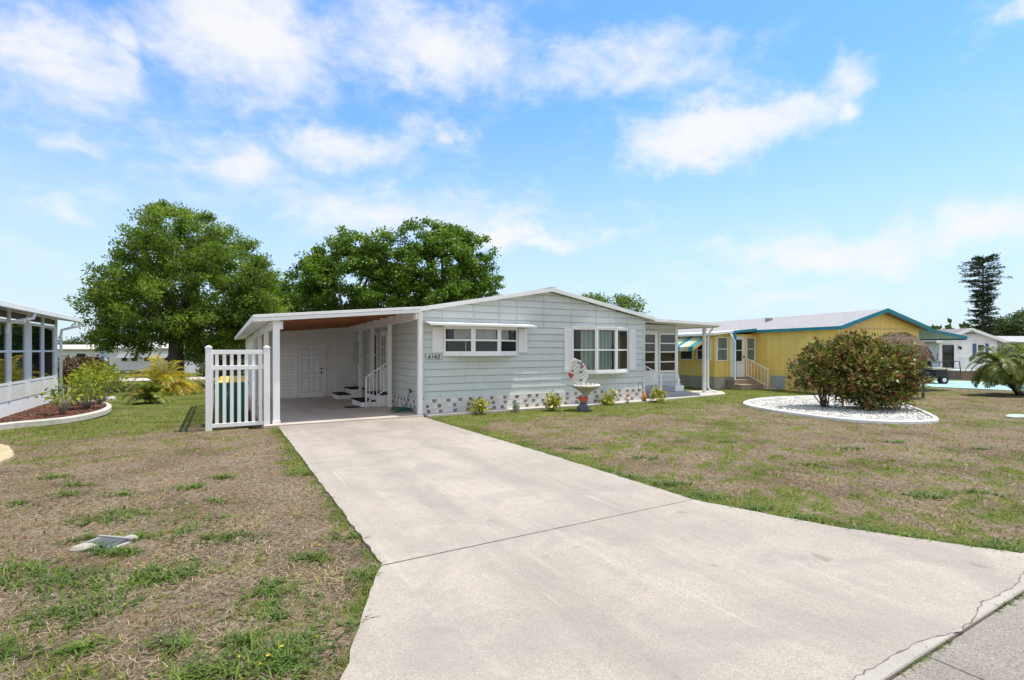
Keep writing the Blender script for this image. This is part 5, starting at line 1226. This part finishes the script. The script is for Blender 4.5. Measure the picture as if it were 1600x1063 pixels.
# ------------------------------------------------------------------ yellow house
def build_yellow():
    t = thing('yellow_house', 'yellow mobile home with turquoise trim and striped awning', 'house', (21.73, 11.36, 0), R(-11.8))
    YV = grooved('yellow_boards', (.98, .69, .19), 1, .2, width=.06, dark=.78); YX = grooved('yellow_boards_front', (.98, .70, .20), 0, .16, width=.12, dark=.66)
    TE = paint('teal_trim', (.015, .25, .32), .5, .12, 3, .1); SHG = paint('grey_shingle', (.36, .35, .355), .9, .22, 9, .6, 22)
    FN = paint('stained_stucco', (.46, .43, .37), .9, .25, 2, .4, 20, dirt=(.24, .16, .12))
    YL = 11.5
    m = MB(); m.box(0, 4.7, 0, YL, -.3, 2.70); m.build('wall', YV, t)
    m = MB(); m.add([(-.05, -.02, 2.72), (4.75, -.02, 2.72), (2.38, -.02, 3.40), (-.05, .0, 2.72), (4.75, .0, 2.72), (2.38, .0, 3.40)], [(0, 1, 2), (5, 4, 3), (0, 3, 4, 1)]); m.box(.0, 4.7, -.012, .0, -.1, 2.70); m.build('gable_wall', YX, t)
    m = MB(); m.bar((-.1, -.035, 2.71), (4.8, -.035, 2.71), .03, .05); m.build('gable_trim', paint('pale_yellow', (.72, .60, .28), .5, .08, 3, .1), t)
    m = MB(); 
    for xa, za, xb, zb in ((-.22, 2.74, 2.38, 3.50), (2.38, 3.50, 4.98, 2.74)): m.slab([(xa, -.32, za), (xb, -.32, zb), (xb, YL, zb), (xa, YL, za)], .06)
    rf = m.build('roof', SHG, t)
    m = MB()
    for xa, za, xb, zb in ((-.24, 2.745, 2.38, 3.515), (2.38, 3.515, 5.0, 2.745)): m.bar((xa, -.34, za - .07), (xb, -.34, zb - .07), .035, .15)
    m.box(-.26, -.225, -.32, 4.2, 2.62, 2.75); m.build('fascia', TE, rf)
    m = MB(); m.poly([(-.22, -.3, 2.675), (0, -.3, 2.675), (0, YL, 2.675), (-.22, YL, 2.675)]); m.build('soffit', paint('cream_soffit', (.7, .62, .35), .6, .05, 3, 0), rf)
    m = MB(); m.box(1.5, 1.75, 5, 5.25, 3.25, 3.42); m.build('roof_vent', paint('vent_grey', None), rf)
    # enclosed porch pushed out to the left
    m = MB(); m.box(-2.4, 0, 4.33, 9.6, .52, 2.55); m.build('porch_side_wall', YV, t)
    m = MB(); m.box(-2.4, -.01, 4.315, 4.33, .52, 2.55); m.build('porch_front_wall', YX, t)
    m = MB(); m.box(-2.38, -.02, 4.335, 9.58, -.3, .52); m.build('porch_base', FN, t)
    m = MB(); m.slab([(-2.65, 4.0, 2.58), (-.2, 4.0, 2.80), (-.2, 9.9, 2.80), (-2.65, 9.9, 2.58)], .06); pr = m.build('porch_roof', paint('white_roof', (.66, .66, .68), .6, .1, 4, .2), t)
    m = MB(); m.bar((-2.66, 3.99, 2.55), (-1.6, 3.99, 2.645), .03, .10); m.box(-2.68, -2.655, 3.98, 9.9, 2.48, 2.59); m.build('white_fascia', WHITE(), pr)
    m = MB(); m.bar((-1.59, 3.985, 2.645), (-.24, 3.985, 2.765), .035, .12); m.build('teal_fascia', TE, pr)
    flat_window(t, (-2.30, 4.314), (-1.66, 4.314), 1.28, 2.40, 1, (1.84,), blind=(1.34, 2.34, paint('green_blind', (.36, .42, .33), .6, .1, 2, 0)))
    flat_window(t, (-.58, 4.314), (-.04, 4.314), 1.28, 2.40, 1, (1.84,), blind=(1.34, 2.34, paint('green_blind', None)))
    d = MB(); d.box(-1.52, -.68, 4.28, 4.314, .5, 2.46); dd = d.build('door', WHITE(), t, bevel=.004)
    flat_window(dd, (-1.38, 4.279), (-.82, 4.279), 1.22, 2.34, 1, (1.78,), name='door_light')
    MB().lathe([(.03, 0), (.035, .05), (.02, .1)], (-.75, 4.25, 1.42), 8).build('handle', BLACK(), dd)
    for y0, y1 in ((4.55, 5.55), (5.85, 6.85), (7.1, 8.1)): flat_window(t, (-2.401, y1), (-2.401, y0), 1.30, 2.36, 1, (1.8,))
    # awning
    m = MB(); n = 9; ya, yb = 4.75, 7.9
    for i in range(n):
        m.k = i % 3 if i % 3 < 3 else 0; y0, y1 = ya + (yb - ya) * i / n, ya + (yb - ya) * (i + 1) / n
        m.slab([(-2.42, y0, 2.44), (-3.25, y0, 1.95), (-3.25, y1, 1.95), (-2.42, y1, 2.44)], .012); m.slab([(-3.25, y0, 1.95), (-3.27, y0, 1.74), (-3.27, y1, 1.74), (-3.25, y1, 1.95)], .006)
    m.k = 1; m.add([(-2.42, ya, 2.44), (-3.25, ya, 1.95), (-3.27, ya, 1.76), (-2.42, ya, 2.28)], [(0, 1, 2, 3)])
    m.build('awning', [paint('awning_teal', (.02, .33, .36), .5, .1, 3, 0), paint('awning_yellow', (.75, .62, .30), .5, .1, 3, 0), paint('awning_white', (.78, .80, .80), .5, .05, 3, 0)], t)
    m = MB(); m.box(-.025, -.002, 2.55, 3.35, .02, .62); m.box(-.03, -.025, 2.6, 3.3, .08, .56); m.build('access_panel', paint('grey_panel', (.42, .45, .48), .5, .1, 4, .1), t)
    m = MB(); m.box(-1.62, -1.54, 3.86, 3.94, 0, 2.6); m.build('post', TE, t)
    m = MB(); m.tube([(-1.75, 3.97, 2.55), (-1.75, 3.9, 2.4), (-1.67, 3.82, 2.2), (-1.67, 3.82, .3), (-1.72, 3.7, .15)], .04, 8); m.build('downspout', paint('pale_blue_pipe', (.55, .68, .72), .5, .1, 4, 0), t, smooth=True)
    # right-hand carport with turquoise edge
    m = MB(); m.slab([(4.85, -.1, 2.72), (7.6, -.1, 2.36), (7.6, 9, 2.36), (4.85, 9, 2.72)], .05); cr = m.build('carport_roof', paint('carport_underside', (.45, .55, .56), .6, .1, 3, .1), t)
    m = MB(); m.bar((4.98, -.12, 2.69), (7.62, -.12, 2.345), .035, .13); m.box(7.60, 7.64, -.1, 9, 2.25, 2.38); m.build('fascia', TE, cr)
    m = MB(); m.box(6.62, 6.76, 2.6, 2.74, -.1, 2.45); m.build('post', TE, t)
    m = MB(); m.box(4.705, 7.5, 7.0, 7.1, -.2, 2.35); m.build('carport_end_wall', paint('white_lap', (.72, .73, .75), .5, .06, 2, .1), t)
    # steps
    s = thing('front_steps', 'worn brick coloured steps with white railing at the yellow house door', 'steps', (21.73, 11.36, 0), R(-11.8))
    SM = paint('worn_step', (.35, .27, .21), .9, .25, 5, .4)
    MB().box(-1.75, -.55, 3.75, 4.27, -.05, .42).build('step', SM, s, bevel=.01); MB().box(-1.75, -.45, 3.35, 3.745, -.05, .21).build('step', SM, s, bevel=.01)
    m = MB(); railing_mesh(m, (-.30, 3.25, .0), (-.62, 4.22, .50), .9, 6); m.build('railing', WHITE(), s)
build_yellow()

def build_right():
    # thatched hut
    c = ud(1402, 19.8); t = thing('tiki_hut', 'round thatched hut roof on posts behind the large flowering bush', 'hut', (c[0], c[1], 0), local=False)
    TH_ = leafmat('thatch', [(.12, .08, .055), (.20, .15, .11), (.30, .24, .18), (.16, .10, .07)], 0, .95, 2)
    m = MB(); m.lathe([(1.0, 1.60), (.92, 1.95), (.62, 2.25), (.25, 2.43), (.05, 2.46)], (c[0], c[1], 0), 28); rf = m.build('thatch_core', paint('thatch_under', (.14, .10, .075), .95, .3, 12, .8, 30), t)
    n = 5200; a = rng.uniform(0, 6.28, n); q = rng.random(n); r = .1 + .93 * q ** .6; z = 2.48 - .85 * (r / 1.0) ** 2.2
    C = np.stack([c[0] + r * np.cos(a), c[1] + r * np.sin(a), z + .03], 1); D = np.stack([np.cos(a) * .6, np.sin(a) * .6, -.5 - r * .9], 1)
    V, F = leaves(C, .26, .09, D, jitter=.22); npmesh('thatch', V, F, TH_, rf)
    for k in range(4): MB().tube([(c[0] + .8 * math.cos(k * 1.57 + .6), c[1] + .8 * math.sin(k * 1.57 + .6), -.05), (c[0] + .8 * math.cos(k * 1.57 + .6), c[1] + .8 * math.sin(k * 1.57 + .6), 1.95)], .05, 8).build('post', BARK(), t)
    # golf cart
    D0 = 27.5; x, y = ud(1446, D0); t = thing('golf_cart', 'black golf cart with tan seats parked under the turquoise carport', 'golf cart', (x, y, 0), -TH)
    BK = paint('cart_black', (.02, .02, .022), .35, .2, 3, .05); TN = paint('cart_tan', (.55, .48, .38), .6, .1, 4, .1)
    def sec(name, prof, y0, y1, mat, bevel=.03):
        m = MB(); n = len(prof); m.add([(a, y0, c) for a, c in prof] + [(a, y1, c) for a, c in prof], [tuple(range(n)), tuple(range(2 * n - 1, n - 1, -1))] + [(i, n + i, n + (i + 1) % n, (i + 1) % n) for i in range(n)]); return m.build(name, mat, t, bevel=bevel)
    sec('body', [(-1.15, .35), (-1.2, .62), (-.95, .80), (-.55, .82), (-.45, .50), (-.1, .42), (.1, .42), (.15, .72), (.75, .74), (.78, .40), (.3, .28), (-.8, .28)], -.55, .55, BK)
    sec('seat', [(-.02, .745), (-.02, .87), (.55, .85), (.56, .745)], -.5, .5, TN); sec('backrest', [(-.14, .88), (-.02, .88), (-.10, 1.25), (-.22, 1.23)], -.5, .5, BK)
    sec('rear_seat', [(.58, .75), (.58, .84), (1.05, .84), (1.05, .77)], -.5, .5, TN)
    for wx in (-.85, .52):
        for wy in (-.5, .5):
            m = MB(); m.tube([(wx, wy - .1, .22), (wx, wy + .1, .22)], .235, 18); w = m.build('wheel', BLACK(), t, bevel=.02)
            m = MB(); m.tube([(wx, wy - .105, .22), (wx, wy + .105, .22)], .11, 12); m.build('rim', SILVER(), w)
    m = MB(); m.tube([(-.7, 0, .8), (-.42, -.1, 1.1)], .02, 6); m.tube([(-.42 + .16 * math.cos(k * .524) * .45, -.15 + .18 * math.sin(k * .524), 1.12 + .14 * math.cos(k * .524)) for k in range(13)], .014, 6); m.build('steering_wheel', BK, t)
    for yy in (-.5, .5):
        m = MB(); m.tube([(.72, yy, .75), (.72, yy, 1.12), (-.05, yy, 1.15)], .017, 6); m.tube([(.05, yy, 1.2), (.2, yy, 1.25), (.24, yy, 1.62)], .02, 6); m.build('frame_bar', BK, t)
    m = MB()
    for yy in (-.45, .45): m.tube([(.78, yy, .42), (1.45, yy, .38), (1.52, yy, .5), (1.42, yy, 1.2), (1.15, yy, 1.18), (1.12, yy, .9)], .02, 6)
    m.tube([(1.45, -.45, .38), (1.45, .45, .38)], .02, 6); m.tube([(1.42, -.45, 1.2), (1.42, .45, 1.2)], .02, 6); m.build('rear_rack', BK, t)
    # white house with blue shutters
    D1 = 33; x, y = ud(1468, D1); t = thing('white_house', 'white gabled house with navy shutters and railed deck', 'house', (x, y, 0), -TH + R(4))
    s = D1 / 800; W = 4.0
    WL = grooved('white_lap_boards', (.74, .74, .75), 2, .13, width=.1, dark=.8)
    m = MB(); m.add([(0, 0, -.2), (W, 0, -.2), (W, 0, 2.45), (1.9, 0, 3.1), (0, 0, 2.45), (0, 9, -.2), (W, 9, -.2), (W, 9, 2.45), (1.9, 9, 3.1), (0, 9, 2.45)],
                    [(0, 1, 2, 3, 4), (9, 8, 7, 6, 5), (0, 4, 9, 5), (1, 6, 7, 2), (4, 3, 8, 9), (3, 2, 7, 8)]); m.build('wall', WL, t)
    m = MB()
    for xa, za, xb, zb in ((-.5, 2.36, 1.9, 3.20), (1.9, 3.20, 4.5, 2.32)): m.slab([(xa, -.3, za), (xb, -.3, zb), (xb, 9.2, zb), (xa, 9.2, za)], .07)
    rf = m.build('roof', paint('brown_shingle', (.25, .22, .22), .9, .2, 8, .5), t)
    m = MB()
    for xa, za, xb, zb in ((-.5, 2.36, 1.9, 3.20), (1.9, 3.20, 4.5, 2.32)): m.bar((xa, -.32, za - .07), (xb, -.32, zb - .07), .04, .17)
    m.build('fascia', WHITE(), rf)
    m = MB(); m.box(1.75, 2.15, -.33, -.05, 2.84, 2.88); m.build('gable_light', BLACK(), t)
    flat_window(t, (.2, -.002), (.95, -.002), .62, 2.12, 1, (), name='glass_door', t=.05, fmat=paint('dark_bronze', None))
    flat_window(t, (2.55, -.002), (3.10, -.002), 1.25, 2.18, 1, (1.72,))
    for xa, xb in ((2.28, 2.50), (3.15, 3.37)): MB().box(xa, xb, -.04, -.002, 1.2, 2.2).build('shutter', paint('navy_shutter', (.05, .10, .19), .5, .1, 4, .1), t)
    m = MB(); m.box(1.27, 1.39, -.10, -.002, 1.93, 2.02); m.tube([(1.33, -.12, 2.0), (1.33, -.12, 1.82)], .06, 8); m.build('wall_lamp', BLACK(), t)
    dk = thing('railed_deck', 'raised brick edged deck with white baluster railing', 'deck', (x, y, 0), -TH + R(4))
    MB().box(-.2, 5.0, -1.7, -.01, -.2, .50).build('deck_base', paint('deck_brick', (.30, .20, .16), .9, .25, 7, .5), dk); MB().box(-.24, 5.04, -1.74, -.01, .502, .56).build('deck_edge', WHITE(), dk)
    m = MB(); m.bar((-.2, -1.65, 1.36), (5, -1.65, 1.36), .06); m.bar((-.2, -1.65, .65), (5, -1.65, .65), .05)
    for i in range(34): m.bar((-.2 + i * .157, -1.65, .56), (-.2 + i * .157, -1.65, 1.36), .09 if i % 11 == 0 else .045)
    m.build('railing', WHITE(), dk)
    # long grey roofed house at the right edge
    D2 = 42; x, y = ud(1530, D2); t = thing('grey_roof_house', 'low white house with long pale grey roof behind the palms', 'house', (x, y, 0), -TH + R(2))
    MB().box(0, 14, 0, 8, -.2, 2.5).build('wall', WL, t); m = MB(); m.slab([(-.6, -.5, 2.45), (14.5, -.5, 2.45), (14.5, 4, 3.05), (-.2, 4, 3.05)], .07); m.slab([(-.2, 4, 3.05), (14.5, 4, 3.05), (14.5, 8.5, 2.45), (-.6, 8.5, 2.45)], .07); m.build('roof', paint('grey_tile', (.42, .41, .41), .9, .2, 6, .5), t)
    flat_window(t, (1.2, -.002), (2.4, -.002), 1.0, 2.0, 2, ())
    # mint stone in the right lawn
    p = at(1588, 651); m = MB(); m.lathe([(.28, -.03), (.28, .015), (.22, .04), (.05, .045)], (p[0], p[1], 0), 12, sx=1.5, sy=.7); tag(m.build('mint_slab', paint('mint_slab', (.42, .52, .46), .8, .15, 6, .3), base=(p[0], p[1], 0)), 'flat pale mint green slab in the right lawn', 'slab')
    # brown bushes against the right deck
    # houses across the back street
    D3 = 46; x, y = ud(168, D3); t = thing('far_house', 'white house with open awning shutters seen under the oak', 'house', (x, y, -.3), -TH + R(-3))
    MB().box(0, 7.2, 0, 7, 0, 2.25).build('wall', paint('far_white', (.66, .68, .72), .6, .08, 2, .1), t)
    m = MB(); m.slab([(-.4, -.5, 2.28), (7.6, -.5, 2.28), (7.6, 3.5, 2.75), (-.4, 3.5, 2.75)], .08); m.slab([(-.4, 3.5, 2.75), (7.6, 3.5, 2.75), (7.6, 7.5, 2.28), (-.4, 7.5, 2.28)], .08); m.build('roof', paint('far_roof', (.62, .60, .58), .8, .12, 3, .2), t)
    for i, xx in enumerate((1.3, 2.2, 3.4, 4.3, 5.2, 6.1)):
        w = flat_window(t, (xx, -.002), (xx + .65, -.002), 1.05, 1.95, 1, ())
        m = MB(); m.slab([(xx - .05, -.06, 1.98), (xx + .7, -.06, 1.98), (xx + .7, -.55, 1.42), (xx - .05, -.55, 1.42)], .02); m.build('awning_shutter', WHITE(), w)
    MB().box(0, 7.2, -.03, -.001, 0, .28).build('skirting', paint('far_skirt', (.2, .2, .22), .9, .2, 5, .3), t)
    D3 = 50; x, y = ud(84, D3); t = thing('far_house', 'white house with beige roof behind the rusty shrub', 'house', (x, y, -.3), -TH)
    MB().box(-6, 4.5, 0, 7, 0, 2.2).build('wall', paint('far_white', None), t); m = MB(); m.slab([(-6.4, -.4, 2.2), (4.8, -.4, 2.2), (4.8, 3.5, 2.65), (-6.4, 3.5, 2.65)], .08); m.slab([(-6.4, 3.5, 2.65), (4.8, 3.5, 2.65), (4.8, 7.4, 2.2), (-6.4, 7.4, 2.2)], .08); m.build('roof', paint('beige_roof', (.60, .54, .46), .8, .12, 3, .2), t)
    flat_window(t, (2.2, -.002), (3.2, -.002), .9, 1.8, 1, (1.3,))
    D3 = 48; x, y = ud(292, D3); t = thing('far_house', 'white house glimpsed right of the oak trunk', 'house', (x, y, -.3), -TH + R(3))
    MB().box(0, 8, 0, 7, 0, 2.0).build('wall', paint('far_white', None), t); m = MB(); m.slab([(-.4, -.4, 2.0), (8.4, -.4, 2.0), (8.4, 3.5, 2.5), (-.4, 3.5, 2.5)], .08); m.slab([(-.4, 3.5, 2.5), (8.4, 3.5, 2.5), (8.4, 7.4, 2.0), (-.4, 7.4, 2.0)], .08); m.build('roof', paint('far_roof', None), t)
    flat_window(t, (1.5, -.002), (2.6, -.002), .8, 1.6, 1, (1.2,))
build_right()
